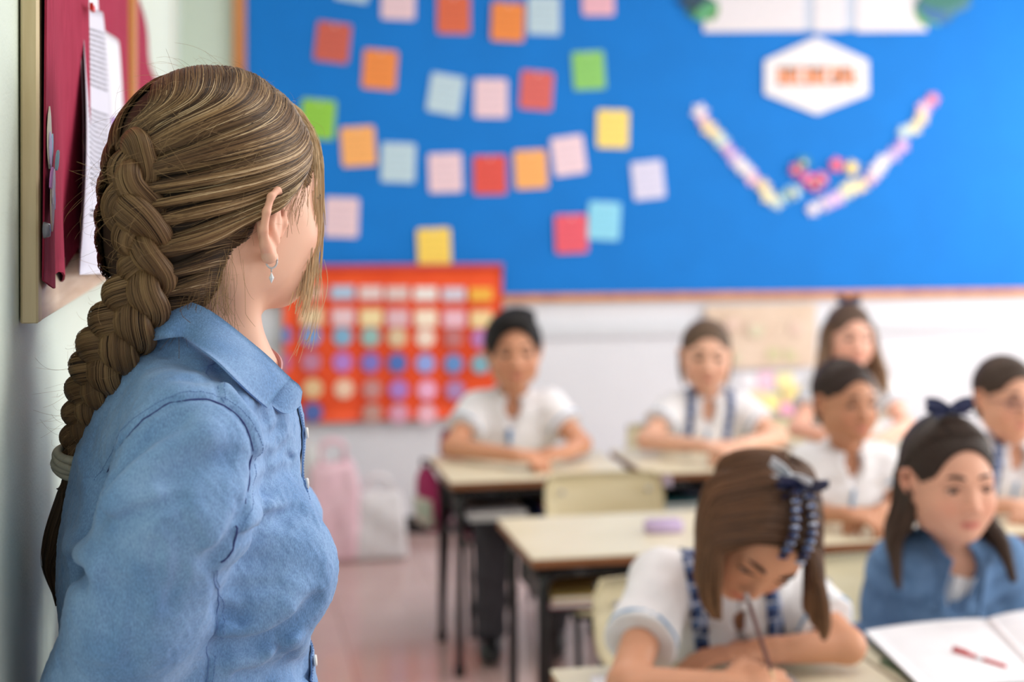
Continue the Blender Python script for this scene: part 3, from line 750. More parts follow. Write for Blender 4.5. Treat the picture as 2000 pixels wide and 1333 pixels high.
def head_items(H, child=True, ears=True, smile=0.0):
    k = H.k; it = []
    def E(c, r, kk=.02, cut=False): it.append((H.ell(c, r), kk * k) + (('cut',) if cut else ()))
    def C(a, b, r1, r2=None, kk=.01, cut=False): it.append((H.cap(a, b, r1, r2), kk * k) + (('cut',) if cut else ()))
    E((0, -.014, .028), (.072, .092, .082))
    w = 1.0 if not child else 1.06
    E((0, .018, -.012), (.063 * w, .068, .085 if not child else .082), .03)
    E((0, .034, -.056), (.047 * w * w, .046, .044), .03)          # jaw
    E((0, .062, -.088 if not child else -.082), (.021, .018, .016), .022)          # chin
    for s in (-1, 1):
        E((s * .037, .046, -.032), (.024 * w * w, .026, .027), .02)    # cheeks
        E((s * .052, .0, -.060), (.012, .028, .024), .03)      # jaw corner
        E((s * .030, .096, .003), (.019, .017, .0125), .012, True)   # eye sockets
    C((0, .078, .012), (0, .094, -.028), .0075, .0105, .012)   # nose
    for s in (-1, 1):
        E((s * .0105, .088, -.034), (.0075, .009, .007), .006)
        E((s * .0065, .098, -.0405), (.0035, .006, .003), .003, True)
        C((s * .012, .079, .021), (s * .043, .069, .019), .0055, .004, .012)   # brow ridge
        it.append((H.chain([(s * .016, .079, .002), (s * .024, .0835, .008), (s * .034, .082, .0085), (s * .045, .072, .002)], (.0022, .003, .003, .002)), .003 * k))   # upper lid
        it.append((H.chain([(s * .017, .078, -.001), (s * .027, .080, -.008), (s * .037, .077, -.007), (s * .045, .071, .0)], (.002, .0025, .0025, .002)), .004 * k))
    it.append((H.chain([(-.023, .0735, -.060 + smile), (-.010, .0835, -.0565), (0, .0845, -.058), (.010, .0835, -.0565), (.023, .0735, -.060 + smile)], (.002, .0042, .0042, .0042, .002)), .004 * k))
    it.append((H.chain([(-.018, .0745, -.064 + smile * .5), (0, .0825, -.067), (.018, .0745, -.064 + smile * .5)], (.0025, .0055, .0025)), .005 * k))
    it.append((H.chain([(-.022, .080, -.0612 + smile), (0, .0895, -.0622), (.022, .080, -.0612 + smile)], (.0012, .0016, .0012)), .002 * k, 'cut'))
    if ears:
        for s in (-1, 1):
            it.append((H.chain([(s * .070, .010, .012), (s * .080, -.002, .024), (s * .088, -.018, .018), (s * .086, -.020, -.004), (s * .077, -.008, -.024), (s * .070, .003, -.032)], (.004, .0045, .0048, .0048, .0055, .006)), .004 * k))
            E((s * .074, -.006, -.002), (.006, .013, .020), .008)
    return it
def skin_col(H, base, lips, blush=.25, brow=None):
    base = np.array(base); lips = np.array(lips)
    def f(v):
        q = H.loc(v.astype(np.float32)); n = len(q)
        c = np.tile(base, (n, 1)) * (1 + .05 * sinnoise(q, 3, 60))[:, None]
        lp = np.exp(-(np.maximum(0, np.abs(q[:, 0]) - .012) / .007) ** 2 - ((q[:, 2] + .0615) / .0075) ** 4) * (q[:, 1] > .066)
        c = c * (1 - lp[:, None] * .85) + lips * lp[:, None] * .85
        ck = np.exp(-((np.abs(q[:, 0]) - .038) / .02) ** 2 - ((q[:, 2] + .032) / .02) ** 2) * (q[:, 1] > .02) * blush
        er = ((np.abs(q[:, 0]) > .076) & (np.abs(q[:, 2]) < .05)) * blush * .8
        no = np.exp(-(q[:, 0] / .012) ** 2 - ((q[:, 2] + .03) / .014) ** 2) * (q[:, 1] > .085) * blush * .6
        t = np.clip(ck + er + no, 0, 1)[:, None]
        c = c * (1 - t) + c * np.array([1.06, .70, .66]) * t
        return np.clip(c, 0, 1)
    return f
def attr_mat(name, rough, spec=.4, sub=0.0, bump=0, bscale=300, bdist=.0005, sheen=0.0, stretch=(1, 1, 1), coat=0.0, tint=(1, 1, 1)):
    t = NT(name, rough, spec)
    a = t.n('ShaderNodeVertexColor', layer_name='Col')
    if tint != (1, 1, 1):
        mx = t.n('ShaderNodeMix', data_type='RGBA', blend_type='MULTIPLY'); mx.inputs[0].default_value = 1; mx.inputs[7].default_value = rgba(tint)
        t.l(a.outputs[0], mx.inputs[6]); t.l(mx.outputs[2], t.b.inputs['Base Color'])
    else: t.l(a.outputs[0], t.b.inputs['Base Color'])
    if sub:
        t.b.inputs['Subsurface Weight'].default_value = sub; t.b.inputs['Subsurface Radius'].default_value = (1, .35, .2); t.b.inputs['Subsurface Scale'].default_value = .006
    if sheen: t.b.inputs['Sheen Weight'].default_value = sheen
    if bump:
        tc = t.n('ShaderNodeTexCoord'); mp = t.n('ShaderNodeMapping'); mp.inputs['Scale'].default_value = stretch
        t.l(tc.outputs['Object'], mp.inputs[0])
        nzn = t.n('ShaderNodeTexNoise', Scale=bscale, Detail=3); t.l(mp.outputs[0], nzn.inputs['Vector'])
        bp = t.n('ShaderNodeBump', Strength=bump, Distance=bdist); t.l(nzn.outputs[0], bp.inputs['Height']); t.l(bp.outputs[0], t.b.inputs['Normal'])
    return t.m
m_skin = attr_mat('skin', .5, .4, .12, .15, 900, .0003)
m_eye = attr_mat('eye', .12, .6)
m_hair = attr_mat('hair', .40, .22)
m_hairbase = attr_mat('hair_underlayer', .6, .25)
def hand_items(W, d, n, side, s=1.0, curl=(.5, .6, .5), spread=0.0, thumb=1, thumb_to=None):
    """W wrist, d direction wrist->knuckles, n palm normal, side +1/-1: which way the thumb lies along n x d"""
    d = nz(d); n = nz(n - d * (n @ d)); t = np.cross(n, d) * side
    it = [(ell(W + d * .042 * s, np.array([.046, .034, .014]) * s, np.stack([d, t, n])), .012 * s), (cap(W - d * .02 * s, W + d * .02 * s, .021 * s, .020 * s), .012 * s)]
    for i in range(4):
        b = W + (d * (.078 - .004 * abs(i - 1)) + t * (.025 - .0165 * i)) * s
        dd = nz(d + t * spread * (1.5 - i)); pts = [b]; a = 0; L = ((.036, .024, .02), (.040, .027, .021), (.037, .025, .02), (.029, .019, .018))[i]
        for j in range(3):
            a += curl[j]; pts.append(pts[-1] + (dd * math.cos(a) + n * math.sin(a)) * L[j] * s)
        it.append((chain(pts, [.0088 * s, .0082 * s, .0074 * s, .0062 * s], .002), .004 * s))
    b = W + d * .018 * s + t * .024 * s
    td = thumb_to if thumb_to is not None else nz(d * .6 + t * .7 + n * .35)
    p1 = b + nz(d * .6 + t * .8 + n * .1) * .03 * s; p2 = p1 + nz(td) * .028 * s; p3 = p2 + nz(nz(td) + n * .3) * .022 * s
    it.append((chain([b, p1, p2, p3], [.013 * s, .0105 * s, .009 * s, .007 * s], .002), .008 * s))
    return it
def eyes(H, root, iris=(.05, .03, .02), look=(0, 1, 0), closed=False):
    for s in (-1, 1):
        c = H.w(s * .031, .0655, .001); r = .0150 * H.k
        me = bpy.data.meshes.new('eyeball'); bm = bmesh.new(); bmesh.ops.create_uvsphere(bm, u_segments=24, v_segments=16, radius=r); bm.to_mesh(me); bm.free()
        v = np.empty(len(me.vertices) * 3); me.vertices.foreach_get('co', v); v = v.reshape(-1, 3)
        g = nz(H.d(*look)); a = (v @ g) / r
        col = np.tile([.78, .76, .74], (len(v), 1)); col[a > .76] = iris; col[a > .95] = (.008, .008, .008)
        if closed: col[:] = (.45, .25, .18)
        at = me.color_attributes.new('Col', 'FLOAT_COLOR', 'POINT'); at.data.foreach_set('color', np.hstack([col, np.ones((len(v), 1))]).astype(np.float32).ravel())
        link_mesh('eyeball', me, m_eye, root, True, loc=tuple(c))
def brows(H, root, col, w=.0033, dz=0):
    for s in (-1, 1):
        pts = smooth_path([H.w(s * x, y, z + dz) for x, y, z in ((.013, .0865, .0245), (.024, .0862, .0285), (.036, .0800, .0285), (.047, .0690, .023))], 12)
        MB().tube(pts, [w * H.k * math.sin(PI * (.18 + .76 * i / 11)) ** .7 * (1 if i < 8 else .8) for i in range(12)], 8).build('eyebrow', flat(col, .8), root, True)
        pts = smooth_path([H.w(s * x, y, z) for x, y, z in ((.017, .0812, .004), (.026, .0862, .0095), (.036, .0845, .0095), (.047, .0735, .002))], 10)
        MB().tube(pts, .0014 * H.k, 6).build('eyelashes', flat((30, 22, 20), .8), root, True)
def haircol(base, n, K, rnd=.25, tips=None, g=None):
    g = g or rng
    b = np.array(base); c = np.tile(b, (n, K, 1)) * (1 + g.uniform(-rnd, rnd, (n, 1, 1)))
    if tips is not None:
        t = np.linspace(0, 1, K)[None, :, None]; c = c * (1 - t) + c * t * (np.array(tips) / b)
    return c
def locks(name, guides, root, base, tips=None, width=.0024, K=22, rnd=.3, nfn=None, core=True, centre=None, g=None):
    """guides: list of (points, radius list-or-number, n strands). Each lock is a tuft of strands around its guide."""
    g = g or rng; P_, N_, C_ = [], [], []; mb = MB(); W_ = []
    for pts, r, n in guides:
        c = smooth_path(pts, K); rr = np.interp(np.linspace(0, 1, K), np.linspace(0, 1, len(r)), r) if hasattr(r, '__len__') else np.full(K, r)
        tg = np.gradient(c, axis=0); tg /= np.linalg.norm(tg, axis=1, keepdims=True) + 1e-9
        out = c - (centre if centre is not None else c.mean(0)); out -= (out * tg).sum(1, keepdims=True) * tg; out /= np.linalg.norm(out, axis=1, keepdims=True) + 1e-9
        sd = np.cross(tg, out)
        ph = g.uniform(0, 2 * PI, n); q = np.sqrt(g.uniform(.3, 1.1, n)); dphi = g.normal(0, .5, n)
        t = np.linspace(0, 1, K)[None]
        A = ph[:, None] + dphi[:, None] * t
        p = c[None] + (np.cos(A)[..., None] * sd[None] + np.sin(A)[..., None] * out[None] * .7) * (rr[None] * q[:, None] * (1 + .15 * np.sin(t * 9 + ph[:, None])))[..., None]
        P_.append(p); nn = np.cos(A)[..., None] * sd[None] + np.sin(A)[..., None] * out[None] + out[None] * .5
        N_.append(nn / (np.linalg.norm(nn, axis=2, keepdims=True) + 1e-9))
        lc = np.array(base) * (1 + g.uniform(-.15, .15)); tp = None if tips is None else np.array(tips)
        C_.append(haircol(lc, n, K, rnd, tp, g)); W_.append(np.full(n, width) * g.uniform(.7, 1.2, n))
        if core: mb.tube(c, rr * .66, 10)
    o = ribbons(name, np.vstack(P_), np.vstack(N_), np.concatenate(W_), np.vstack(C_), m_hair, root)
    if core: mb.build('hair_core', flat(tuple(int(255 * (v ** (1 / 2.2)) * .80) for v in base), .8), o, True)
    return o
def hair_cap(H, root, base, t=.010, h=.004, extra=(), streak=.0016, name='hair', hairline=0.0, back=0.0, combed=True):
    k = H.k
    def f(p):
        q = H.loc(p)
        d = H.ell((0, -.016, .030), (.072 + t, .092 + t + back, .083 + t))(p)
        d = smin(d, H.ell((0, -.045, -.035), (.060 + t * .6, .048 + t, .05))(p), .03 * k)
        for e in extra: d = smin(d, e(p), .015 * k)
        d = smax(d, -H.ell((0, .105, -.044 + hairline), (.078, .090, .122))(p), .006 * k)
        for s in (-1, 1): d = smax(d, -H.ell((s * .085, .002, -.014), (.022, .030, .036))(p), .006 * k)
        d = smax(d, (-.088 - q[:, 2]) * k, .01 * k)
        ang = np.arctan2(q[:, 0], q[:, 2] - .02)
        return d + streak * k * (np.sin(ang * 46 + 3 * np.sin(q[:, 1] * 60)) * .5 + np.sin(ang * 97 + q[:, 1] * 40) * .5)
    def cf(v):
        q = H.loc(v.astype(np.float32)); ang = np.arctan2(q[:, 0], q[:, 2] - .02)
        m = 1 + .25 * np.sin(ang * 60 + q[:, 1] * 30) + .15 * np.sin(ang * 131)
        return np.clip(np.array(base)[None] * m[:, None], 0, 1)
    r = .17 * k
    cap_ = solid(name, f, H.c - r, H.c + r, h, m_hairbase, root, cf, 1)
    if combed:                                          # strands combed back from the hairline
        g = np.random.default_rng(int(abs(H.c[0]) * 1000)); n, K = 520, 14
        ph = np.radians(g.uniform(-100, 100, n)); s0 = np.radians(44 + 52 * (np.abs(ph) / 1.66) ** 1.5 - hairline * 500) + g.uniform(0, .12, n); s1 = np.radians(g.uniform(120, 168, n))
        ps = s0[:, None] + (s1 - s0)[:, None] * np.linspace(0, 1, K)[None]; pp = ph[:, None] * (1 - .25 * np.linspace(0, 1, K)[None] ** 2) + g.normal(0, .02, (n, 1))
        a, b, c = .073 + t, .093 + t + back, .084 + t
        q = np.stack([a * np.sin(pp) * np.sin(ps), b * np.cos(ps) - .016, c * np.cos(pp) * np.sin(ps) + .030], -1)
        w = H.c + k * (q @ H.M); nn = w - (H.c + k * (np.array([0, -.016, .03]) @ H.M)); nn /= np.linalg.norm(nn, axis=2, keepdims=True)
        o = ribbons('combed_strands', w + nn * g.uniform(-.0004, .0014, (n, 1, 1)), nn, g.uniform(.0016, .0032, n), np.clip(haircol(np.array(base) * 1.25, n, K, .55, None, g), 0, 1), m_hair, cap_, taper=.3)
        o['kind'] = 'stuff'
    return cap_
# ---- plaid and cloth
def plaid_mat():
    t = NT('navy_plaid', .8, .2); tc = t.n('ShaderNodeTexCoord'); sp = t.n('ShaderNodeSeparateXYZ'); t.l(tc.outputs['Object'], sp.inputs[0])
    def m(op, a, b=None):
        nd = t.n('ShaderNodeMath', operation=op)
        for i, q in enumerate((a, b)):
            if q is None: continue
            if hasattr(q, 'links'): t.l(q, nd.inputs[i])
            else: nd.inputs[i].default_value = q
        return nd.outputs[0]
    def stripes(c, n, th, off=0.0): return m('GREATER_THAN', m('FRACT', m('ADD', m('MULTIPLY', c, n), off)), th)
    diag = m('ADD', sp.outputs[0], m('MULTIPLY', sp.outputs[1], .4))
    a = m('ADD', stripes(diag, 30, .55), stripes(sp.outputs[2], 30, .55)); w_ = m('MAXIMUM', stripes(diag, 30, .9, .6), stripes(sp.outputs[2], 30, .9, .6))
    mx = t.n('ShaderNodeMix', data_type='RGBA'); t.l(m('MULTIPLY', a, .5), mx.inputs[0]); mx.inputs[6].default_value = rgba(lin((112, 140, 190))); mx.inputs[7].default_value = rgba(lin((34, 44, 84)))
    m2 = t.n('ShaderNodeMix', data_type='RGBA'); t.l(w_, m2.inputs[0]); t.l(mx.outputs[2], m2.inputs[6]); m2.inputs[7].default_value = rgba(lin((206, 210, 224))); t.l(m2.outputs[2], t.b.inputs['Base Color'])
    return t.m
m_plaid = plaid_mat()
m_polo = noise_mat('white_polo_cotton', lin((234, 234, 238)), lin((240, 240, 243)), 30, .85, .2, bump=.15, bscale=500, dist=.0006)
m_blueknit = noise_mat('light_blue_knit', lin((132, 168, 204)), lin((142, 176, 210)), 80, .85, .2)
m_navy = noise_mat('navy_satin', lin((22, 30, 66)), lin((34, 44, 84)), 30, .5, .4)
m_greyt = noise_mat('charcoal_trousers', lin((62, 60, 66)), lin((72, 70, 76)), 40, .85, .2)
m_shoe = flat((18, 18, 20), .3)
m_fleece = noise_mat('blue_fleece', lin((98, 130, 170)), lin((110, 142, 182)), 45, .95, .1, bump=.4, bscale=420, dist=.001)

def kid(label, S):
    """S: everything about one pupil (pixel + depth positions of the joints)"""
    g = np.random.default_rng(S['seed'])
    k = S['k']; H = Fr(P(*S['head']), frame(V(*S['f']), V(*S['u'])), k)
    root = empty('person', (0, 0, 0)); tag(root, label, 'person')
    shR, shL = P(*S['sh'][0]), P(*S['sh'][1]); mid = (shR + shL) / 2
    neckb = mid + np.array([0, 0, .035 * k]) * 1.0
    pel = np.array(S['pel'], float)                       # pelvis in the world
    up = nz(mid - pel); rt = nz(shR - shL); rt = nz(rt - up * (rt @ up)); fw = np.cross(up, rt)
    T = Fr(mid, np.stack([rt, fw, up]), k)
    elR, elL = [P(*e) for e in S['el']]; wrR, wrL = [P(*e) for e in S['wr']]
    sk = lin(S.get('skin', (214, 160, 130))); lips = lin(S.get('lips', (190, 104, 96)))
    neck_top = H.w(0, -.022, -.055)
    L = np.linalg.norm(mid - pel)
    body = head_items(H, ears=S.get('ears', True), smile=S.get('smile', .002))
    body.append((chain([H.w(0, -.020, -.05), neckb, mid - up * .02], [.043 * k, .041 * k, .05 * k], .01), .022 * k))
    body.append((ell(mid - up * .10 * k, np.array([.105, .065, .13]) * k, T.M), .04 * k))
    body.append((cap(mid - up * .12, pel, .075 * k, .085 * k), .04 * k))
    for a, b in ((shR, shL),): body.append((cap(a - (a - mid) * .15, b - (b - mid) * .15, .036 * k), .03 * k))
    for sh, el, wr in ((shR, elR, wrR), (shL, elL, wrL)):
        body.append((cap(sh, el, .036 * k, .029 * k), .02 * k)); body.append((cap(el, wr, .0295 * k, .0205 * k), .012 * k))
    for i, (el, wr) in enumerate(((elR, wrR), (elL, wrL))):
        hd = S['hand'][i]
        body += hand_items(wr, V(*hd['d']), V(*hd['n']), hd['side'], k * .88, hd.get('curl', (.45, .6, .5)), thumb_to=V(*hd['th']) if 'th' in hd else None)
    # legs: hips on the seat, knees forward, feet on the floor
    hips = [pel + rt * s * .075 * k - up * .02 for s in (1, -1)]
    knees = [np.array(q) for q in S['knee']]; ank = [np.array(q) for q in S['ank']]
    trous = S.get('trousers', False)
    for hp, kn, an in zip(hips, knees, ank):
        body.append((cap(hp, kn, .058 * k, .043 * k), .02 * k)); body.append((cap(kn, an, .042 * k, .028 * k), .015 * k))
    allp = np.array([H.w(0, 0, .16), elR, elL, wrR, wrL, pel, *knees, *ank, shR, shL])
    lo = allp.min(0) - .13; hi = allp.max(0) + .13; lo[2] = max(lo[2], .03)
    bf = union(body)
    solid('body', bf, lo, hi, S.get('h', .0055), m_skin, root, skin_col(H, sk, lips, S.get('blush', .3)), 1, zfine=(.50, .012))
    eyes(H, root, look=S.get('look', (0, 1, 0)), closed=S.get('closed', False)); brows(H, root, S.get('browc', (52, 36, 30)))
    # clothes
    r_t = .012 * k
    sl = S.get('sleeve', .55)
    top = [(ell(mid - up * .085 * k + fw * .004, np.array([.142, .088, .15]) * k, T.M), .03), (cap(mid - up * .12, pel + up * .02, .104 * k, .118 * k), .05 * k),
           (cap(shR, shL, .050 * k), .04 * k), (cap(mid, neckb, .07 * k, .050 * k), .03 * k)]
    cuffs = []
    for sh, el, wr in ((shR, elR, wrR), (shL, elL, wrL)):
        if sl < 1:
            e = sh + (el - sh) * sl; a = nz(el - sh); fn = cap(sh, e + a * .06, .052 * k, .060 * k)
            def slv(p, fn=fn, e=e.astype(np.float32), a=a.astype(np.float32)): return smax(fn(p), (p - e) @ a, .004)
            top.append((slv, .03 * k)); cuffs.append((fn, e, a))
        else:
            top.append((cap(sh, el, .054 * k, .046 * k), .03 * k)); top.append((cap(el, wr - nz(wr - el) * .01, .046 * k, .034 * k), .02 * k))
    tf0 = union(top); fm = S.get('folds', .004)
    hole = H.ell((0, -.02, -.10), (.001, .001, .001))
    nk = cap(neckb + up * .015 * k, neck_top, .047 * k, .05 * k); vw = S.get('vw', 1.0); vneck = cap(neckb + fw * .06 * k - up * .01 * k, neckb + fw * .10 * k - up * .055 * k * vw, .030 * k * vw, .012 * k * vw)
    def tf(p):
        d = tf0(p)
        q = T.loc(p)
        w_ = np.sin(q[:, 0] * 55 + q[:, 2] * 38 + 2.5 * np.sin(q[:, 2] * 22)) * np.sin(q[:, 1] * 40 + q[:, 2] * 50 + S['seed'])
        d = d + fm * k * w_ * .6 + .0018 * sinnoise(p, S['seed'], 70, 4)
        d = smax(d, -nk(p), .004)
        if S.get('vneck', True): d = smax(d, -vneck(p), .006)
        return d
    tl = np.array([shR, shL, pel, neckb, *( [c[1] for c in cuffs] if sl < 1 else [elR, elL, wrR, wrL])])
    lo2, hi2 = tl.min(0) - .16, tl.max(0) + .16
    shirt = solid(S.get('shirtname', 'polo_shirt'), tf, lo2, hi2, S.get('hs', .006), S.get('shirt', m_polo), root, None, 1)
    for fn, e, a in cuffs:
        def cf_(p, fn=fn, e=e.astype(np.float32), a=a.astype(np.float32)): return np.maximum(np.abs(fn(p) - .0) - .0035, np.abs((p - e) @ a + .010) - .005)
        solid('cuff_trim', cf_, e - .10, e + .10, .005, m_blueknit, shirt, None, 0)
    T.tf = tf
    # collar: two folded leaves round the neck
    if S.get('collar', True):
        m_, n_ = 5, 26; gg = np.zeros((m_, n_, 3)); ctr = neckb + up * .012 * k
        for i in range(m_):
            for j in range(n_):
                a = math.radians(-70 + 320 * j / (n_ - 1)); v = i / (m_ - 1)
                fr = max(0, 1 - min(j, n_ - 1 - j) / 7)
                rad = (.049 + .020 * v + .012 * v * fr) * k; zz = (.020 - .030 * v - .020 * v * fr - .022 * fr) * k
                gg[i, j] = ctr + rt * math.cos(a) * rad * 1.06 * -1 + fw * -math.sin(a) * rad + up * zz
        MB().grid(gg, .003).build('collar', S.get('collarm', m_polo), shirt, True)
    if S.get('placket', True):
        pts = []
        for z in np.linspace(-.03, -.16, 10): pts.append(T.w(.004, .11, z))
        pts = project(tf, np.array(pts), .001)
        MB().tube(pts, .0055 * k, 6).build('placket', S.get('placketm', m_blueknit), shirt, True)
    if S.get('pinafore'):
        def pf(p):
            q = T.loc(p); d = tf(p)
            strap = np.maximum(np.abs(d - .003) - .003, np.abs(np.abs(q[:, 0]) - .062 - .02 * np.clip(q[:, 2] + .1, -.1, .1)) * k - .015 * k)
            strap = np.maximum(strap, (-.16 - q[:, 2]) * k)
            bib = np.maximum(np.abs(d - .004) - .004, np.maximum((np.abs(q[:, 0]) - .085) * k, np.maximum((q[:, 2] + .125) * k, -(q[:, 1]) * k)))
            skirt = np.maximum(np.abs(d - .006) - .006, (q[:, 2] + .20) * k)
            return np.minimum(np.minimum(strap, bib), skirt)
        pn_ = solid('pinafore', pf, lo2, hi2, .006, S.get('pinm', m_plaid), root, None, 0)
    # lower clothes
    low = []
    if trous:
        for hp, kn, an in zip(hips, knees, ank):
            low.append((cap(hp, kn, .078 * k, .060 * k), .03)); low.append((cap(kn, an + np.array([0, 0, .01]), .058 * k, .046 * k), .02))
        low.append((cap(hips[0], hips[1], .095 * k), .03)); lf = union(low)
        lf_ = lambda p: lf(p) + .004 * np.sin(p[:, 2] * 60 + p[:, 0] * 45) * np.sin(p[:, 1] * 50)
        q = np.array([*hips, *knees, *ank]); solid('trousers', lf_, q.min(0) - .13, q.max(0) + .13, .009, S.get('trm', m_greyt), root, None, 0)
    else:
        for hp, kn in zip(hips, knees): low.append((cap(hp, hp + (kn - hp) * .8, .09 * k, .085 * k), .05))
        low.append((cap(hips[0], hips[1], .105 * k), .05)); lf = union(low)
        lf_ = lambda p: lf(p) + .005 * np.sin(p[:, 0] * 110)
        q = np.array([*hips, *knees]); solid('skirt', lf_, q.min(0) - .15, q.max(0) + .15, .009, S.get('pinm', m_plaid), root, None, 0)
        for kn, an in zip(knees, ank):
            solid('sock', cap(kn * .25 + an * .75, an, .041 * k, .034 * k), an - .2, an + .25, .008, m_navy, root, None, 0)
    for an in ank:
        d = nz(np.array([fw[0], fw[1], 0])); o = np.array([an[0], an[1], 0])
        M = np.stack([np.array([d[1], -d[0], 0]), d, np.array([0, 0, 1.])])
        sf0 = union([(ell(o + d * .055 + np.array([0, 0, .035]), np.array([.038, .095, .036]) * k, M), .02), (cap(o + np.array([0, 0, .045]), o + np.array([0, 0, .075]), .036 * k), .02)])
        sf = lambda p: np.maximum(sf0(p), .012 - p[:, 2])
        s_ = solid('shoe', sf, o - .16 + np.array([0, 0, .1]), o + .18, .006, m_shoe, root, None, 0)
    return root, H, T, g
# ================================================================ the pupils
import bmesh
BR, DB, BK, LB = (.060, .032, .018), (.030, .018, .012), (.010, .008, .008), (.20, .125, .07)
def legs(px, py, sx=.085, fwd=.34, foot=.30, w=0.0):
    """knees and ankles (right, left) for someone whose pelvis is at px, py"""
    return [(px - sx, py - fwd, .455), (px + sx, py - fwd, .455)], [(px - sx - w, py - foot, .075), (px + sx + w, py - foot, .075)]
CL = [dict(d=(.8, -.5, -.05), n=(.2, .1, -1), side=-1, curl=(.5, .8, .6)), dict(d=(-.8, -.5, -.05), n=(-.2, .1, -1), side=1, curl=(.4, .7, .6))]
def bow(H, pos, root, s, mat, out=(0, -.2, 1), rt=(1, 0, 0)):
    c = H.w(*pos); r = nz(H.d(*rt)); u = nz(H.d(*out)); f = np.cross(u, r); mb = MB()
    for sg in (-1, 1):
        m_, n_ = 9, 7; gg = np.zeros((m_, n_, 3))
        for i in range(m_):
            for j in range(n_):
                t = i / (m_ - 1); v = j / (n_ - 1) * 2 - 1; wd = .35 + .65 * math.sin(PI * min(1, t * .75 + .08))
                gg[i, j] = c + r * sg * s * t + u * v * s * .34 * wd + u * s * .22 * t + f * s * .10 * math.cos(v * 5) * t
        mb.grid(gg, .002)
        gg = np.zeros((6, 4, 3))
        for i in range(6):
            for j in range(4):
                t = i / 5; v = j / 3 * 2 - 1; gg[i, j] = c + r * (sg * s * .75 * t + v * s * .12) - u * s * .25 * t + f * s * .3 * t
        mb.grid(gg, .002)
    o = mb.build('hair_bow', mat, root, True)
    MB().tube([c - r * s * .12, c + r * s * .12], s * .16, 10).build('bow_knot', mat, o, True)
    return o

def W2(px, py, D): return P(px, py, D)
# --- boy, back row
def xy(p): return p[0], p[1]
def pelvis(S, dx=0, dy=.16, z=.46):
    h = P(*S['head']); return (h[0] + dx, h[1] + dy, z)
S = dict(seed=11, k=1.14, head=(1003, 688, 4.88), f=(.10, -1, -.04), u=(-.03, 0, 1), sh=((932, 800, 4.98), (1072, 796, 4.98)), el=((882, 874, 4.83), (1136, 868, 4.86)), wr=((1005, 890, 4.66), (1106, 884, 4.70)), hand=CL,
         skin=(206, 148, 116), trousers=True, h=.006, look=(-.1, 1, 0), folds=.003)
S['pel'] = pelvis(S); a, b = legs(S['pel'][0] + .02, S['pel'][1]); S['knee'] = [W2(962, 1062, 4.72), b[1] * np.array([1, 1, 0]) + np.array([0, 0, .47]) if False else (a[1][0], a[1][1], .46)]
S['knee'][0] = np.array([S['knee'][0][0], S['knee'][0][1], .46]); q = W2(962, 1275, 4.66); S['ank'] = [np.array([q[0], q[1] + .04, .075]), b[1]]
r, H, T, g = kid('boy with short black hair and white polo leaning on his desk beside the orange calendar', S)
def spiky(H, rr, base):
    hair_cap(H, rr, base, t=.016, streak=.003, hairline=.008, combed=False, extra=(H.ell((0, .035, .095), (.058, .045, .026)), H.ell((-.02, -.01, .110), (.05, .055, .022))))
spiky(H, r, BK)
MB().tube([T.w(.01, .112, -.03), T.w(.006, .125, -.07)], [.010, .006], 8).build('neck_cord', flat((70, 120, 170)), r, True)
place_chair(S['pel'][0] + .0, S['pel'][1] + .0, .1, 'maroon plastic chair under the boy with short black hair', True)
# --- girl in the striped strap pinafore, back row middle
S = dict(seed=12, k=1.08, head=(1379, 697, 4.98), f=(-.04, -1, -.04), u=(.03, 0, 1), sh=((1318, 800, 5.05), (1442, 798, 5.05)), el=((1262, 860, 4.9), (1520, 856, 4.95)), wr=((1376, 872, 4.75), (1448, 870, 4.76)), hand=CL,
         skin=(226, 176, 150), h=.006, pinafore=True, look=(-.05, 1, 0))
S['pel'] = pelvis(S); S['knee'], S['ank'] = legs(*xy(S['pel']))
r, H, T, g = kid('girl with tied-back light brown hair and dark pinafore straps over a white polo', S)
hair_cap(H, r, (.11, .07, .045), t=.007)
gu = [([H.w(s * .072, -.01, .03), H.w(s * .080, -.015, -.01), H.w(s * .076, -.02, -.06), H.w(s * .070, -.01, -.10)], (.012, .014, .010, .004), 60) for s in (-1, 1)]
for h2 in (gu[:1], gu[1:]): locks('loose_hair', h2, r, (.17, .11, .07), width=.003, centre=H.c)
place_chair(S['pel'][0], S['pel'][1] + .0, 0, 'cream plywood chair under the girl with dark pinafore straps')
# --- girl with long loose hair, back right
S = dict(seed=13, k=1.02, head=(1660, 660, 5.18), f=(.12, -1, -.03), u=(.02, 0, 1), sh=((1600, 756, 5.25), (1716, 758, 5.25)), el=((1556, 838, 5.1), (1772, 832, 5.1)), wr=((1650, 862, 4.92), (1716, 860, 4.92)), hand=CL,
         skin=(232, 178, 156), h=.0065)
S['pel'] = pelvis(S); S['knee'], S['ank'] = legs(*xy(S['pel']))
r, H, T, g = kid('girl with long loose light brown hair, seated before the kraft poster', S)
hair_cap(H, r, (.10, .062, .045), t=.008)
gu = []
for s in (-1, 1):
    for j in range(4):
        y = -.045 + .02 * j
        gu.append(([H.w(s * .070, y, .05), H.w(s * .085, y, 0), H.w(s * (.088 + .004 * j), y, -.06), H.w(s * (.092 + .01 * j), y + .01, -.13), H.w(s * (.10 + .008 * j), y + .03, -.20)], (.014, .020, .022, .020, .007), 90))
for h2 in (gu[:4], gu[4:]): locks('loose_hair', h2, r, (.17, .10, .065), tips=(.42, .28, .18), width=.003, centre=H.c)
locks('loose_hair', [([H.w(x, -.085, .0), H.w(x, -.085, -.08), H.w(x * 1.2, -.07, -.16), H.w(x * 1.2, -.06, -.22)], (.025, .026, .024, .01), 50) for x in (-.05, 0, .05)], r, (.15, .09, .06), width=.003, centre=H.c)
bow(H, (0, -.02, .130), r, .045, m_navy)
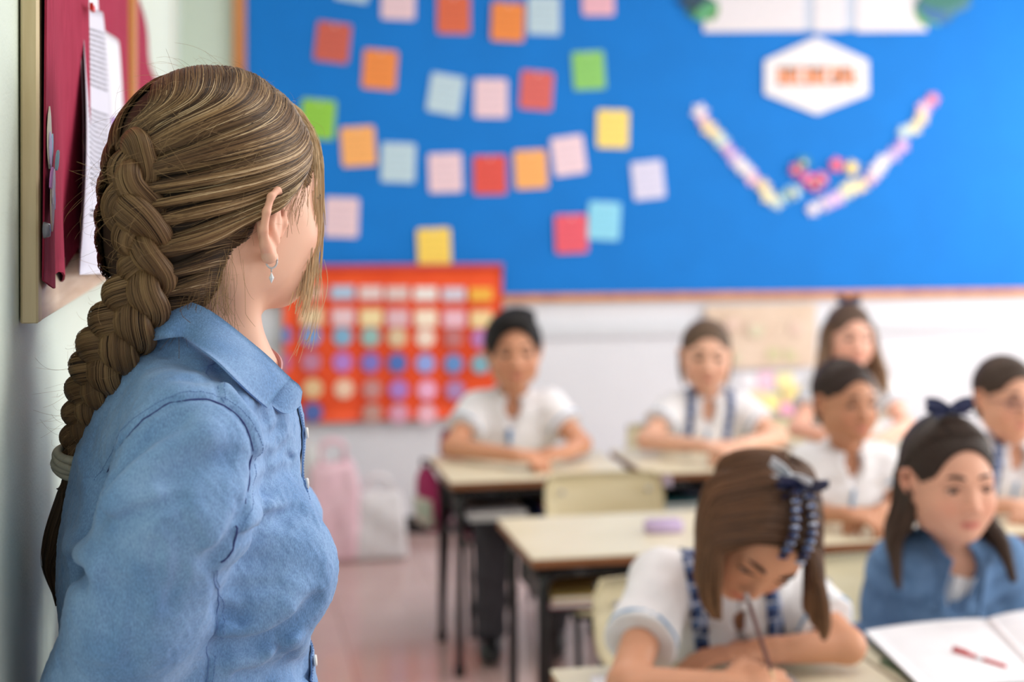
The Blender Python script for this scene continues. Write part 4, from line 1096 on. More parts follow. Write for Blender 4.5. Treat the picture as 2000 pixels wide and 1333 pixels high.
place_chair(S['pel'][0], S['pel'][1] + .0, 0, 'cream plywood chair under the girl with long loose hair')
# --- girl with dark pulled-back hair, middle row
S = dict(seed=14, k=.98, head=(1652, 786, 3.88), f=(.34, -.94, -.03), u=(-.02, 0, 1), sh=((1580, 908, 3.96), (1722, 904, 3.99)), el=((1556, 1000, 3.92), (1752, 992, 3.95)), wr=((1652, 1006, 3.74), (1716, 1003, 3.78)), hand=CL,
         skin=(196, 140, 108), h=.005, pinafore=False, folds=.006)
S['pel'] = pelvis(S); S['knee'], S['ank'] = legs(*xy(S['pel']))
r, H, T, g = kid('girl with dark pulled-back hair and plain white polo, arms folded on a middle row desk', S)
hair_cap(H, r, (.035, .022, .018), t=.007, hairline=.0)
place_chair(S['pel'][0], S['pel'][1] + .0, 0, 'cream plywood chair under the girl with dark pulled-back hair')
# --- girl with glasses at the picture edge
S = dict(seed=15, k=1.03, head=(1966, 780, 4.12), f=(.22, -.97, -.03), u=(.02, 0, 1), sh=((1912, 892, 4.2), (2034, 890, 4.2)), el=((1880, 985, 4.05), (2070, 985, 4.05)), wr=((1975, 990, 3.9), (2040, 990, 3.9)), hand=CL,
         skin=(222, 168, 140), h=.0055, pinafore=True)
S['pel'] = pelvis(S); S['knee'], S['ank'] = legs(*xy(S['pel']))
r, H, T, g = kid('girl with glasses and plaid pinafore over a white polo, cut by the picture’s side edge'.replace('’', "'"), S)
hair_cap(H, r, (.055, .036, .026), t=.008)
gm = MB()
for s in (-1, 1): gm.tube([H.w(s * .032 + .020 * math.cos(q), .096 - .004 * abs(math.cos(q) + s), .001 + .015 * math.sin(q)) for q in np.linspace(0, 2 * PI, 20)], .0016, 6)
for s in (-1, 1): gm.tube([H.w(s * .052, .092, .003), H.w(s * .078, .02, .004)], .0014, 6)
gm.tube([H.w(-.012, .097, .002), H.w(.012, .097, .002)], .0015, 6)
gm.build('glasses', flat((90, 60, 90), .3), r, True)
place_chair(S['pel'][0], S['pel'][1] + .0, 0, 'cream plywood chair under the girl with glasses')
# --- girl in the blue fleece
LAP = [dict(d=(.5, -.7, -.3), n=(0, .3, -1), side=-1), dict(d=(-.5, -.7, -.3), n=(0, .3, -1), side=1)]
S = dict(seed=16, k=1.10, head=(1855, 940, 2.95), f=(.17, -.98, -.05), u=(-.01, 0, 1), sh=((1758, 1108, 3.03), (1950, 1100, 3.03)), el=((1722, 1262, 3.03), (1985, 1246, 3.03)), wr=((1800, 1335, 2.86), (1930, 1335, 2.86)), hand=LAP,
         skin=(218, 164, 138), lips=(196, 104, 96), h=.0042, hs=.0045, sleeve=1.0, shirt=m_fleece, shirtname='fleece_pullover', collar=False, placket=False, folds=.007, vneck=True, vw=1.35, smile=.003, blush=.35, look=(-.12, 1, -.02))
S['pel'] = pelvis(S, 0, .14); S['knee'], S['ank'] = legs(*xy(S['pel']))
r, H, T, g = kid('girl in a blue quarter-zip fleece with a navy bow on top of her dark hair', S)
hair_cap(H, r, (.032, .020, .015), t=.010, h=.0032, hairline=.006, streak=.0012)
gu = []
for s in (-1, 1):
    for j in range(4):
        y = -.065 + .018 * j
        gu.append(([H.w(s * .062, y, .03), H.w(s * .073, y, -.02), H.w(s * (.074 + .002 * j), y, -.07), H.w(s * (.086 + .006 * j), y + .005, -.12), H.w(s * (.098 + .006 * j), y + .045, -.19)], (.014, .018, .022, .020, .006), 100))
for h2 in (gu[:4], gu[4:]): locks('loose_hair', h2, r, (.045, .028, .02), tips=(.085, .05, .035), width=.0024, centre=H.c, rnd=.4)
locks('loose_hair', [([H.w(x, -.090, .0), H.w(x, -.088, -.08), H.w(x * 1.2, -.07, -.15), H.w(x * 1.3, -.06, -.20)], (.025, .026, .024, .01), 50) for x in (-.05, 0, .05)], r, (.045, .028, .02), width=.003, centre=H.c)
bow(H, (.002, .0, .136), r, .052, m_navy, out=(0, -.1, 1))
# fleece collar, zip, crest
def tfc(v0, v1, r0, r1, a0, a1, mat, name, th=.004):
    m_, n_ = 8, 30; gg = np.zeros((m_, n_, 3)); c0 = T.w(0, 0, .022)
    for i in range(m_):
        for j in range(n_):
            a = math.radians(a0 + (a1 - a0) * j / (n_ - 1)); v = i / (m_ - 1); fr = math.exp(-(((min(j, n_ - 1 - j)) / 5) ** 2))
            rad = r0 + (r1 - r0) * v + .004 * math.sin(j * .9); zz = v0 + (v1 - v0) * v - .05 * fr * (1 - .35 * v)
            gg[i, j] = c0 + T.d(1, 0, 0) * math.cos(a) * rad + T.d(0, 1, 0) * (math.sin(a) * rad + fr * .030) + T.d(0, 0, 1) * zz
    return MB().grid(gg, th).build(name, mat, r, True)
tfc(-.035, .062, .090, .074, 120, 420, m_fleece, 'fleece_collar', .006)
tfc(-.030, .022, .066, .056, 108, 432, m_polo, 'polo_collar', .003)
solid('polo_shirt', ell(T.w(0, .030, -.035), np.array([.060, .040, .050]) * 1.1, T.M), T.w(0, .03, -.035) - .1, T.w(0, .03, -.035) + .1, .006, m_polo, r, None, 0)
pts = project(T.tf, np.array([T.w(-.002, .125, z) for z in np.linspace(-.050, -.135, 12)]), .0015)
MB().tube(pts, .0040, 6).build('zip', flat((150, 150, 150), .3), r, True)
MB().box((-.004, -.003, -.012), (.004, .003, .012)).build('zip_pull', flat((170, 165, 150), .3), r, loc=tuple(pts[-1] + T.d(0, .004, 0)))
cr = project(T.tf, np.array([T.w(-.085, .098, -.095)]), .001)[0]; mb = MB(); ax = nz(T.d(1, -.25, 0)); ay = nz(T.d(0, .12, 1))
mb.tube([cr + ax * .020 * math.cos(q) + ay * .024 * math.sin(q) for q in np.linspace(0, 2 * PI, 24)], .0016, 6)
mb.prism([(0, -.016), (.010, -.006), (.010, .012), (-.010, .012), (-.010, -.006)], cr, ax, ay, .003)
mb.build('crest', m_navy, r)
place_chair(S['pel'][0] + .02, S['pel'][1] + .02, 0, 'cream plywood chair under the girl in the blue fleece')
# --- girl writing
S = dict(seed=17, k=1.10, head=(1484, 1040, 2.52), f=(-.05, -.66, -.75), u=(.42, -.62, .52), sh=((1292, 1138, 2.70), (1560, 1172, 2.74)), el=((1222, 1338, 2.44), (1655, 1262, 2.62)), wr=((1415, 1340, 2.44), (1490, 1272, 2.60)),
         hand=[dict(d=(.95, -.05, .10), n=(.25, .55, -.75), side=-1, curl=(.55, .9, .7), th=(.9, -.1, -.3)), dict(d=(-.95, -.1, -.03), n=(0, 0, -1), side=1, curl=(.15, .2, .2))],
         skin=(212, 154, 122), lips=(190, 100, 92), h=.0042, hs=.0045, pinafore=True, sleeve=.62, folds=.005, closed=False, look=(0, .9, -.45), blush=.15)
h_ = P(1460, 1200, 2.85); S['pel'] = (h_[0], h_[1] + .06, .46); S['knee'], S['ank'] = legs(*xy(S['pel']))
r, H, T, g = kid('girl bent over her desk writing, brown hair with a navy and white bow', S)
hair_cap(H, r, (.070, .036, .021), t=.005, h=.0032, streak=.0014, hairline=.010, combed=False)
place_chair(S['pel'][0] - .05, S['pel'][1] + .03, .05, 'cream plywood chair behind the girl who is writing')
gu = []
rr2 = np.random.default_rng(4)
for s, n1 in ((1, 13), (-1, 8)):                       # s=+1: her right (image left), the big fall of hair
    for j in range(n1):
        t = j / (n1 - 1); y = .056 - .150 * t; z0 = .106 - 4.2 * (y + .018) ** 2 if y > -.018 else .106 - 3.4 * (y + .018) ** 2
        a = H.w(s * .004, y, z0 + .004); b = H.w(s * .042, y, z0 - .008); b2 = H.w(s * .073, y, z0 * .55); c = H.w(s * (.096 if y > -.06 else .074), y + .004, .014)
        dn = np.array([0, 0, -1.0]); o = nz(H.d(s, 0, 0)); wob = rr2.uniform(-.008, .008, 3)
        e = c + dn * .060 + o * .016 + wob; f = e + dn * .055 + o * .004 + wob; k_ = f + dn * (.045 + rr2.uniform(-.02, .02)) - o * .010
        if s < 0: e = c + dn * .05 + wob; f = e + dn * .05 + wob; k_ = f + dn * .02
        gu.append(([a, b, b2, c, e, f, k_], (.006, .010, .014, .017, .019, .016, .005), 130))
for h2 in (gu[:13], gu[13:]): locks('loose_hair', h2, r, (.088, .043, .024), tips=(.21, .105, .052), width=.0022, centre=H.c, rnd=.5, g=rr2)
bow(H, (.006, -.020, .122), r, .054, m_navy, out=(.3, -.1, 1), rt=(1, .25, 0))
bow(H, (.030, -.030, .128), r, .042, flat((228, 232, 240), .6), out=(.4, -.1, 1), rt=(1, -.2, 0))
mb = MB(); mc = MB()
for s in (-1, 1):                                      # twisted ribboned plaits running to the forehead
    path = smooth_path([H.w(.010 + s * .012, -.01, .122), H.w(s * .016 + .004, .03, .117), H.w(s * .016, .06, .098), H.w(s * .016, .080, .070)], 26)
    mb.tube(path, [.0075 + .0025 * math.sin(i * 1.5) for i in range(26)], 8)
    for i in range(1, 26, 3): mc.tube([path[i] + H.d(-.008, 0, .004), path[i] + H.d(0, .002, .010), path[i] + H.d(.008, .004, .004)], .0034, 6)
mb.build('hair_plait', flat((58, 40, 36), .6), r, True); mc.build('plait_ribbon', m_plaid, r, True)
C1H, C1T = H, T
# pencil in her hand
pa, pb = P(1462, 1176, 2.45), P(1508, 1318, 2.37)
o = empty('pencil', tuple(pb)); tag(o, 'dark brown pencil held by the writing girl', 'pencil')
d = nz(pb - pa)
MB().tube([pa - pb, pb - pb - d * .006], .0042, 6).build('shaft', flat((96, 52, 46), .35), o)
MB().tube([-d * .006, d * .014], [.0042, .0008], 8).build('tip', flat((214, 180, 140), .6), o)
MB().tube([pa - pb - d * .014, pa - pb], .0046, 8).build('ferrule', flat((200, 196, 200), .25), o)

# empty chair of the unoccupied middle desk, tall enough to show above it
place_chair(1.13, 3.98, 0, 'cream plywood chair standing behind the unoccupied middle desk')
# ================================================================ the teacher, leaning on the green wall
TD = 1.42
al = math.radians(43)
TH = Fr(P(443, 390, TD), frame(V(math.cos(al), math.sin(al), -.02), V(0, 0, 1)), 1.03)
SR = P(372, 872, 1.27); SL = SR + np.array([0, .33, 0]); TM = (SR + SL) / 2
TT = Fr(TM, np.stack([np.array([0, -1., 0]), np.array([1., 0, 0]), np.array([0, 0, 1.])]), 1.0)
teacher = empty('person', (0, 0, 0))
tag(teacher, 'woman with long braided blond-brown hair and light blue denim shirt leaning on the green wall', 'person')
def trace(fn, pix, t0=1.02):
    """where the photo's pixels land on a surface"""
    R = np.array([ray(*q) for q in pix]); n = np.linalg.norm(R, axis=1); t = np.full(len(R), t0)
    for _ in range(60):
        d = fn((ORG + R * t[:, None]).astype(np.float32)); t = t + np.clip(d, -.02, .05) / n * .9
    return ORG + R * t[:, None]
# ---- body: head, neck, arms behind the back, legs
nb = TM + np.array([.012, 0, .045])
elR, elL = P(192, 1425, 1.31), P(192, 1425, 1.31) + np.array([.03, .40, 0])
wrR, wrL = P(330, 1610, 1.40), P(330, 1610, 1.40) + np.array([.0, .10, 0])
wrR[0] = wrL[0] = -.135
pelv = np.array([-.03, TM[1], TM[2] - .50])
tb = head_items(TH, child=False, ears=False)
tb.append((chain([TH.w(0, -.028, -.05), TH.w(0, -.022, -.12), nb], [.050, .047, .050], .01), .028))
tb.append((TH.cap((.052, -.035, -.050), (.014, .030, -.185), .013, .012), .02))          # the neck muscle under the ear
E = lambda pts, rs, kk=.003, *c: tb.append((TH.chain(pts, rs, .003), kk) + c)
tb.append((TH.ell((.0805, -.004, -.022), (.0065, .013, .028)), .006))
E([(.072, .014, -.008), (.079, .010, .004), (.087, .000, .008), (.0935, -.011, .002), (.0955, -.017, -.012), (.093, -.018, -.028), (.087, -.012, -.042)], (.003, .0034, .0034, .0034, .0036, .0038, .0045))
E([(.087, -.012, -.042), (.081, -.004, -.053), (.076, .004, -.054)], (.0048, .0066, .0050), .006)
tb.append((TH.ell((.0925, .000, -.016), (.0065, .0075, .018)), .003, 'cut'))
E([(.083, .008, -.004), (.0865, -.003, -.012), (.086, -.005, -.026), (.081, .004, -.040)], (.0022, .0028, .003, .003), .003)
E([(.074, .016, -.012), (.0775, .013, -.022), (.077, .010, -.034)], (.003, .0048, .003), .004)
tb.append((ell(TM - np.array([0, 0, .12]), (.08, .14, .16), None), .04)); tb.append((cap(TM, pelv, .09, .10), .05))
for sh, el, wr in ((SR, elR, wrR), (SL, elL, wrL)):
    tb.append((cap(sh, el, .045, .036), .03)); tb.append((cap(el, wr, .036, .024), .02))
tb += hand_items(wrR, np.array([.0, .9, -.3]), np.array([1., 0, 0]), 1, .95) + hand_items(wrL, np.array([.0, -.9, -.3]), np.array([1., 0, 0]), -1, .95)
tk = [np.array([.10, TM[1] - .09, .46]), np.array([.08, TM[1] + .10, .46])]; ta = [np.array([.20, TM[1] - .10, .08]), np.array([.16, TM[1] + .12, .08])]
for i, s in enumerate((-1, 1)):
    hp = pelv + np.array([0, s * .09, -.03]); tb.append((cap(hp, tk[i], .085, .055), .03)); tb.append((cap(tk[i], ta[i], .052, .035), .02))
tbf = union(tb)
solid('body', tbf, (-.185, TM[1] - .30, .03), (.30, TM[1] + .40, TH.w(0, 0, .15)[2]), .0026, m_skin, teacher, skin_col(TH, lin((234, 186, 160)), lin((190, 110, 100)), .34), 1, zfine=(1.24, .014))
eyes(TH, teacher, iris=(.18, .28, .36)); brows(TH, teacher, (140, 110, 80))

# ---- shirt
q_ = lambda x, y, z: TT.w(x, y, z)
torso = [(ell(q_(0, -.022, -.15), (.110, .158, .21)), .0), (ell(q_(0, .012, -.015), (.085, .135, .085)), .05)]
for s in (-1, 1): torso.append((ell(q_(s * .072, .058, -.138), (.080, .074, .076)), .055))
torso += [(ell(q_(0, .002, -.33), (.125, .145, .18)), .05), (ell(q_(0, -.01, -.50), (.135, .175, .15)), .06), (cap(q_(0, 0, -.01), TH.w(0, -.026, -.112), .090, .060), .05)]
torso += [(cap(SR + np.array([0, .03, .002]), SL - np.array([0, .03, -.002]), .062), .05)]
torsof = union(torso)
sleeveR = chain([P(378, 872, 1.275), P(348, 1000, 1.262), P(272, 1190, 1.27), P(208, 1345, 1.29), elR], [.0555, .0655, .0610, .0545, .052], .015)
foreR = cap(elR, wrR, .050, .036)
sleeveL = chain([SL, SL + (elL - SL) * .4, elL], [.056, .062, .052], .015); foreL = cap(elL, wrL, .050, .036)
def shirt0(p):
    d = torsof(p)
    a = smin(sleeveR(p), foreR(p), .015); d = smin(d, a, .018)
    b = smin(sleeveL(p), foreL(p), .015); return smin(d, b, .02)
# folds traced from the photo: (pixels, width in m, depth in m: + groove, - ridge)
FOLDS = [([(206, 1012), (232, 1022), (262, 1008), (300, 992), (350, 975)], .007, .0045), ([(196, 1000), (202, 975), (214, 945)], .010, .008), ([(212, 985), (250, 985), (300, 968)], .012, -.006),
         ([(222, 935), (262, 892), (305, 855), (345, 832)], .010, .0045), ([(240, 955), (290, 905), (345, 868), (400, 850)], .015, -.006), ([(255, 1000), (315, 950), (380, 915), (440, 900)], .012, .003),
         ([(140, 1065), (165, 1085), (190, 1110)], .012, -.008), ([(148, 1105), (165, 1125)], .010, .007), ([(165, 900), (178, 960), (170, 1020)], .014, -.004),
         ([(415, 1100), (440, 1062), (468, 1015)], .008, .006), ([(415, 1085), (470, 1050), (540, 1012), (585, 996)], .007, .0035), ([(430, 1062), (490, 1020), (545, 985)], .010, -.003),
         ([(500, 960), (540, 930), (575, 915)], .008, .003), ([(495, 905), (530, 895), (565, 872)], .007, .003), ([(545, 862), (562, 892), (600, 928), (636, 972)], .004, .0026),
         ([(440, 1128), (500, 1100), (560, 1108), (620, 1118)], .012, .003), ([(425, 1165), (480, 1150), (540, 1138)], .008, .0028), ([(430, 1262), (480, 1262), (540, 1240), (590, 1205), (615, 1180)], .010, .0075),
         ([(440, 1235), (500, 1225), (560, 1190)], .010, -.005), ([(460, 1290), (520, 1280), (580, 1255), (630, 1240)], .011, -.006), ([(470, 1320), (540, 1312), (600, 1300)], .009, .004),
         ([(520, 1345), (560, 1290), (570, 1262)], .008, .003), ([(590, 1330), (610, 1280), (606, 1240)], .008, .004), ([(640, 1210), (652, 1260), (646, 1330)], .006, .004), ([(420, 1180), (440, 1200), (470, 1208)], .007, .003),
         ([(300, 1060), (312, 1120), (330, 1180)], .006, .0018), ([(355, 1010), (372, 1035), (388, 1062)], .006, .0028), ([(330, 1030), (372, 1080), (398, 1098)], .006, .0022), ([(248, 1150), (262, 1220), (256, 1290)], .009, .0022),
         ([(300, 1200), (318, 1150), (320, 1100)], .007, -.002), ([(205, 1120), (218, 1180), (205, 1250)], .010, .0025), ([(340, 1150), (352, 1110), (350, 1060)], .006, .002),
         ([(430, 720), (452, 752), (488, 792), (520, 818)], .008, .0045), ([(440, 708), (470, 742), (510, 780)], .008, -.0035), ([(445, 760), (470, 790), (498, 830), (505, 870)], .009, -.003),
         ([(330, 690), (372, 712), (410, 722)], .009, .002), ([(360, 745), (400, 742), (425, 728)], .008, .0022), ([(250, 700), (300, 745), (350, 762)], .018, -.003), ([(508, 840), (530, 850), (548, 836)], .006, .003),
         ([(520, 880), (528, 915), (515, 960)], .006, .002), ([(560, 1020), (590, 1030), (640, 1022)], .010, .002), ([(465, 980), (478, 1000), (470, 1030)], .005, .002),
         ([(470, 1150), (480, 1180), (470, 1215)], .006, .0018), ([(540, 1060), (580, 1080), (620, 1075)], .012, .0016), ([(330, 800), (352, 840), (366, 880)], .014, .0014)]
SEAMS = {'armhole': [(203, 931), (238, 862), (278, 821), (325, 792), (377, 781), (418, 783), (447, 798), (476, 827), (492, 867), (493, 908), (485, 966), (465, 1024), (441, 1065), (420, 1100)],
         'side': [(412, 1112), (420, 1140), (426, 1180), (424, 1225), (410, 1275), (402, 1345)], 'yoke': [(420, 706), (423, 740), (428, 786)]}
fl_ = []
for pix, w_, a_ in FOLDS:
    pts = smooth_path(trace(shirt0, pix), 9); fl_.append((polydist(pts), w_, a_, pts.min(0) - 3 * w_, pts.max(0) + 3 * w_))
sm_ = {}
for k_, pix in SEAMS.items(): sm_[k_] = smooth_path(trace(shirt0, [tuple(q) for q in smooth_path([(a, b, 0) for a, b in pix], 40)[:, :2]]), 60)
for k_ in sm_: fl_.append((polydist(sm_[k_][::3]), .0032, .0022, sm_[k_].min(0) - .01, sm_[k_].max(0) + .01))
# raised felled strip on the body side of the armhole seam
ctrA = np.array(P(372, 960, 1.27))
pB_, pF_ = P(310, 612, 1.40), P(550, 778, 1.38); sl_ = (pF_[2] - pB_[2]) / (pF_[0] - pB_[0])
neckhole = cap(nb + np.array([.014, 0, .020]), TH.w(0, -.03, -.07), .050, .060)
def shirtf(p):
    d = shirt0(p)
    for fn, w_, a_, lo, hi in fl_:
        m = ((p > lo) & (p < hi)).all(1)
        if m.any(): d[m] += 1.75 * a_ * np.exp(-(fn(p[m]) / w_) ** 2)
    d = d + .0011 * sinnoise(p, 5, 110, 5) + .0005 * sinnoise(p, 8, 330, 5) + .0009 * sinnoise(p, 9, 45, 4) - .0016 * np.maximum(0, .35 - np.abs(sinnoise(p * np.array([1, 1, 1.6], np.float32), 14, 62, 4)) * 1.6) - .0014 * np.maximum(0, .4 - np.abs(sinnoise(p, 15, 150, 4)) * 2)
    d = smax(d, -neckhole(p), .004)
    d = smax(d, (p[:, 2] - np.maximum(pF_[2], pB_[2] + (p[:, 0] - pB_[0]) * sl_)) * .8, .004)
    return smax(d, (WX + .006) - p[:, 0], .006)
def chambray():
    t = NT('chambray_denim', .82, .22); tc = t.n('ShaderNodeTexCoord')
    n1 = t.n('ShaderNodeTexNoise', Scale=18, Detail=5); t.l(tc.outputs['Object'], n1.inputs['Vector'])
    rp = t.n('ShaderNodeValToRGB'); rp.color_ramp.elements[0].position = .3; rp.color_ramp.elements[1].position = .72
    rp.color_ramp.elements[0].color = rgba(lin((102, 140, 188))); rp.color_ramp.elements[1].color = rgba(lin((134, 168, 212))); t.l(n1.outputs[0], rp.inputs[0])
    n2 = t.n('ShaderNodeTexNoise', Scale=900, Detail=2)
    mp = t.n('ShaderNodeMapping'); mp.inputs['Scale'].default_value = (1, 1, .35); t.l(tc.outputs['Object'], mp.inputs[0]); t.l(mp.outputs[0], n2.inputs['Vector'])
    mx = t.n('ShaderNodeMix', data_type='RGBA', blend_type='OVERLAY'); mx.inputs[0].default_value = .42; t.l(rp.outputs[0], mx.inputs[6])
    r2 = t.n('ShaderNodeValToRGB'); r2.color_ramp.elements[0].position = .3; r2.color_ramp.elements[1].position = .7; r2.color_ramp.elements[0].color = (.25, .25, .25, 1); r2.color_ramp.elements[1].color = (.8, .8, .8, 1)
    t.l(n2.outputs[0], r2.inputs[0]); t.l(r2.outputs[0], mx.inputs[7]); t.l(mx.outputs[2], t.b.inputs['Base Color'])
    n3 = t.n('ShaderNodeTexNoise', Scale=70, Detail=5); t.l(tc.outputs['Object'], n3.inputs['Vector'])
    b1_ = t.n('ShaderNodeBump', Strength=.35, Distance=.0025); t.l(n3.outputs[0], b1_.inputs['Height'])
    b2_ = t.n('ShaderNodeBump', Strength=.3, Distance=.0004); t.l(n2.outputs[0], b2_.inputs['Height']); t.l(b1_.outputs[0], b2_.inputs['Normal']); t.l(b2_.outputs[0], t.b.inputs['Normal'])
    t.b.inputs['Sheen Weight'].default_value = .15
    return t.m
m_den = chambray()
m_thr = flat((52, 62, 120), .8); m_thr2 = flat((96, 128, 180), .8)
shirt = solid('denim_shirt', shirtf, (WX - .01, TM[1] - .30, 1.02 - .24), (.17, TM[1] + .42, nb[2] + .08), .0027, m_den, teacher, None, 1, zfine=(1.06, .008))
def on_shirt(pts, off=0.0):
    q = project(shirtf, np.array(pts), off, 3)
    if len(q) > 10 and len(q) < 100:
        for _ in range(2): q[1:-1] = (q[:-2] + q[1:-1] * 2 + q[2:]) / 4
        q = project(shirtf, q, off, 2)
    return q
mb = MB(); mb.tube(on_shirt(sm_['armhole'], .0003), .0009, 6); o = mb.build('armhole_seam', m_thr, shirt, True)
MB().tube(on_shirt(sm_['side'], .0002), .0008, 6).build('side_seam', m_thr2, shirt, True)
MB().tube(on_shirt(sm_['yoke'], -.0002), .0007, 6).build('yoke_seam', m_thr2, shirt, True)
def stitches(name, path, off, step=.0028, L=.0018, side=(0, 0, 1), r=.00035, mat=None, surf=True):
    """a row of small thread stitches following a path"""
    p = smooth_path(path, 260); seg = np.linalg.norm(np.diff(p, axis=0), axis=1); s = np.concatenate([[0], np.cumsum(seg)])
    mb = MB(); a = 0; pp = []
    while a + L < s[-1]:
        for u in (a, a + L): pp.append([np.interp(u, s, p[:, i]) for i in range(3)])
        a += step
    pp = np.array(pp)
    if surf: pp = on_shirt(pp, .0002)
    for i in range(0, len(pp) - 1, 2): mb.tube([pp[i], pp[i + 1]], r, 4)
    ob = mb.build(name, mat or m_thr2, shirt); ob['kind'] = 'stuff'; return ob
stitches('seam_stitching', smooth_path(trace(shirt0, [(188, 940), (196, 925), (230, 855), (271, 812), (320, 783), (377, 770), (424, 773), (455, 790), (486, 822), (503, 866), (504, 910), (496, 968), (475, 1028), (450, 1070)]), 60), 0)
stitches('seam_stitching', smooth_path(trace(shirt0, [(424, 1118), (432, 1145), (438, 1182), (436, 1228), (422, 1278), (414, 1345)]), 60), 0)
stitches('seam_stitching', smooth_path(trace(shirt0, [(432, 712), (435, 745), (440, 786)]), 40), 0)
# placket and buttons down the front
m_, n_ = 90, 7; gp = np.zeros((m_, n_, 3))
for i in range(m_):
    for j in range(n_):
        z = .025 - .50 * i / (m_ - 1); x = (j / (n_ - 1) * 2 - 1) * .0155 + .011
        gp[i, j] = q_(x - .0 + .002 * math.sin(i * .5), .15, z)
flatp = gp.reshape(-1, 3)
flatp = flatp.astype(np.float32)
for _ in range(40):                                   # move back along -x until the cloth is met
    d = shirtf(flatp.copy()); flatp[:, 0] -= np.clip(d - .0015, -.01, .02) * .8
gp = flatp.reshape(m_, n_, 3)
MB().grid(gp[:, ::-1], .0016).build('placket', m_den, shirt, True)
stitches('placket_stitching', gp[:, n_ - 1] * .85 + gp[:, n_ - 2] * .15 + np.array([.0022, 0, 0]), 0, surf=False)
def button(px, py, D0=None):
    i = np.argmin(np.abs(gp[:, n_ // 2, 2] - (CAMH - (py - YH) / F * 1.40))); c = gp[i, n_ - 2]; tg = nz(gp[min(i + 2, m_ - 1), 3] - gp[max(i - 2, 0), 3]); sd = nz(gp[i, -1] - gp[i, 0]); nn = nz(np.cross(tg, sd))
    if nn[0] < 0: nn = -nn
    sd = np.cross(nn, tg); c = c + nn * .0042
    prof = [(0, .0002), (.0025, .0002), (.0036, .0010), (.0050, .0013), (.0056, .0008), (.0057, -.0008), (.0050, -.0018), (0, -.0018)]
    N = 24; vs = [c + nn * h_ + (tg * math.cos(2 * PI * k / N) + sd * math.sin(2 * PI * k / N)) * r_ for r_, h_ in prof for k in range(N)]
    fs = [(a * N + k, a * N + (k + 1) % N, (a + 1) * N + (k + 1) % N, (a + 1) * N + k) for a in range(len(prof) - 1) for k in range(N)]
    b = MB().add(vs, fs).build('button', flat((236, 236, 232), .25), shirt, True)
    mb = MB()
    for a, b_ in ((1, 1), (1, -1), (-1, 1), (-1, -1)): mb.tube([c + nn * .0004 + (tg * a + sd * b_) * .0012, c + nn * .0009 + (tg * a + sd * b_) * .0012], .0005, 6)
    mb.build('button_holes', flat((90, 90, 100), .8), b)
for py in (862, 960, 1078, 1197, 1315): button(0, py)
# collar: near leaf, stand, far leaf
def strip(name, up_, lo_, mat, th, bul=0.0, n=40, m_=9):
    A = smooth_path([P(*q) for q in up_], n); B = smooth_path([P(*q) for q in lo_], n); g_ = np.zeros((m_, n, 3))
    for i in range(m_):
        v = i / (m_ - 1); g_[i] = A * (1 - v) + B * v + V(-.1, -1, .25)[None] * bul * math.sin(PI * v * .8)
    return MB().grid(g_, th).build(name, mat, shirt, True), g_
near_up = [(420, 590, 1.57), (300, 594, 1.53), (262, 594, 1.465), (276, 592, 1.39), (312, 590, 1.358), (355, 589, 1.342), (400, 604, 1.336), (440, 632, 1.338), (487, 670, 1.345), (525, 702, 1.352), (550, 727, 1.362), (565, 740, 1.370)]
near_lo = [(390, 672, 1.62), (285, 672, 1.60), (230, 670, 1.50), (238, 672, 1.41), (270, 672, 1.345), (322, 664, 1.318), (362, 660, 1.325), (395, 686, 1.300), (425, 710, 1.288), (460, 744, 1.290), (492, 774, 1.304), (521, 798, 1.322)]
lf_, gc = strip('collar_leaf', near_up, near_lo, m_den, .0022, .006)
lo_e = gc[-1] * .86 + gc[-2] * .14 + V(0, -.0012, 0); 
stitches('collar_stitching', gc[-2][8:], 0, surf=False, mat=m_thr2); stitches('collar_stitching', gc[:, -2], 0, surf=False, mat=m_thr2)
strip('collar_stand', [(470, 664, 1.372), (525, 706, 1.375), (562, 738, 1.378), (580, 752, 1.383), (587, 765, 1.390)], [(440, 720, 1.350), (500, 770, 1.345), (545, 806, 1.352), (566, 806, 1.366), (583, 792, 1.386)], m_den, .0022)
strip('collar_inner_band', [(486, 650, 1.50), (510, 666, 1.488), (532, 682, 1.47), (546, 694, 1.445), (553, 708, 1.42), (553, 722, 1.40)], [(470, 676, 1.49), (498, 694, 1.475), (520, 712, 1.455), (534, 722, 1.435), (544, 732, 1.415), (550, 738, 1.40)], flat((206, 160, 166), .8), .002)
strip('collar_leaf', [(470, 640, 1.53), (498, 655, 1.525), (520, 672, 1.51), (536, 686, 1.50)], [(474, 668, 1.56), (500, 684, 1.55), (516, 696, 1.535), (530, 706, 1.52)], m_den, .002)
bh = gc[6, -6]; t_ = nz(gc[6, -3] - gc[6, -9])
MB().tube([bh - t_ * .004 + V(0, -.0028, -.006 * 0), bh + t_ * .004 + V(0, -.0028, 0)], [.0007, .0007], 6).build('buttonhole', flat((50, 70, 110), .8), shirt)

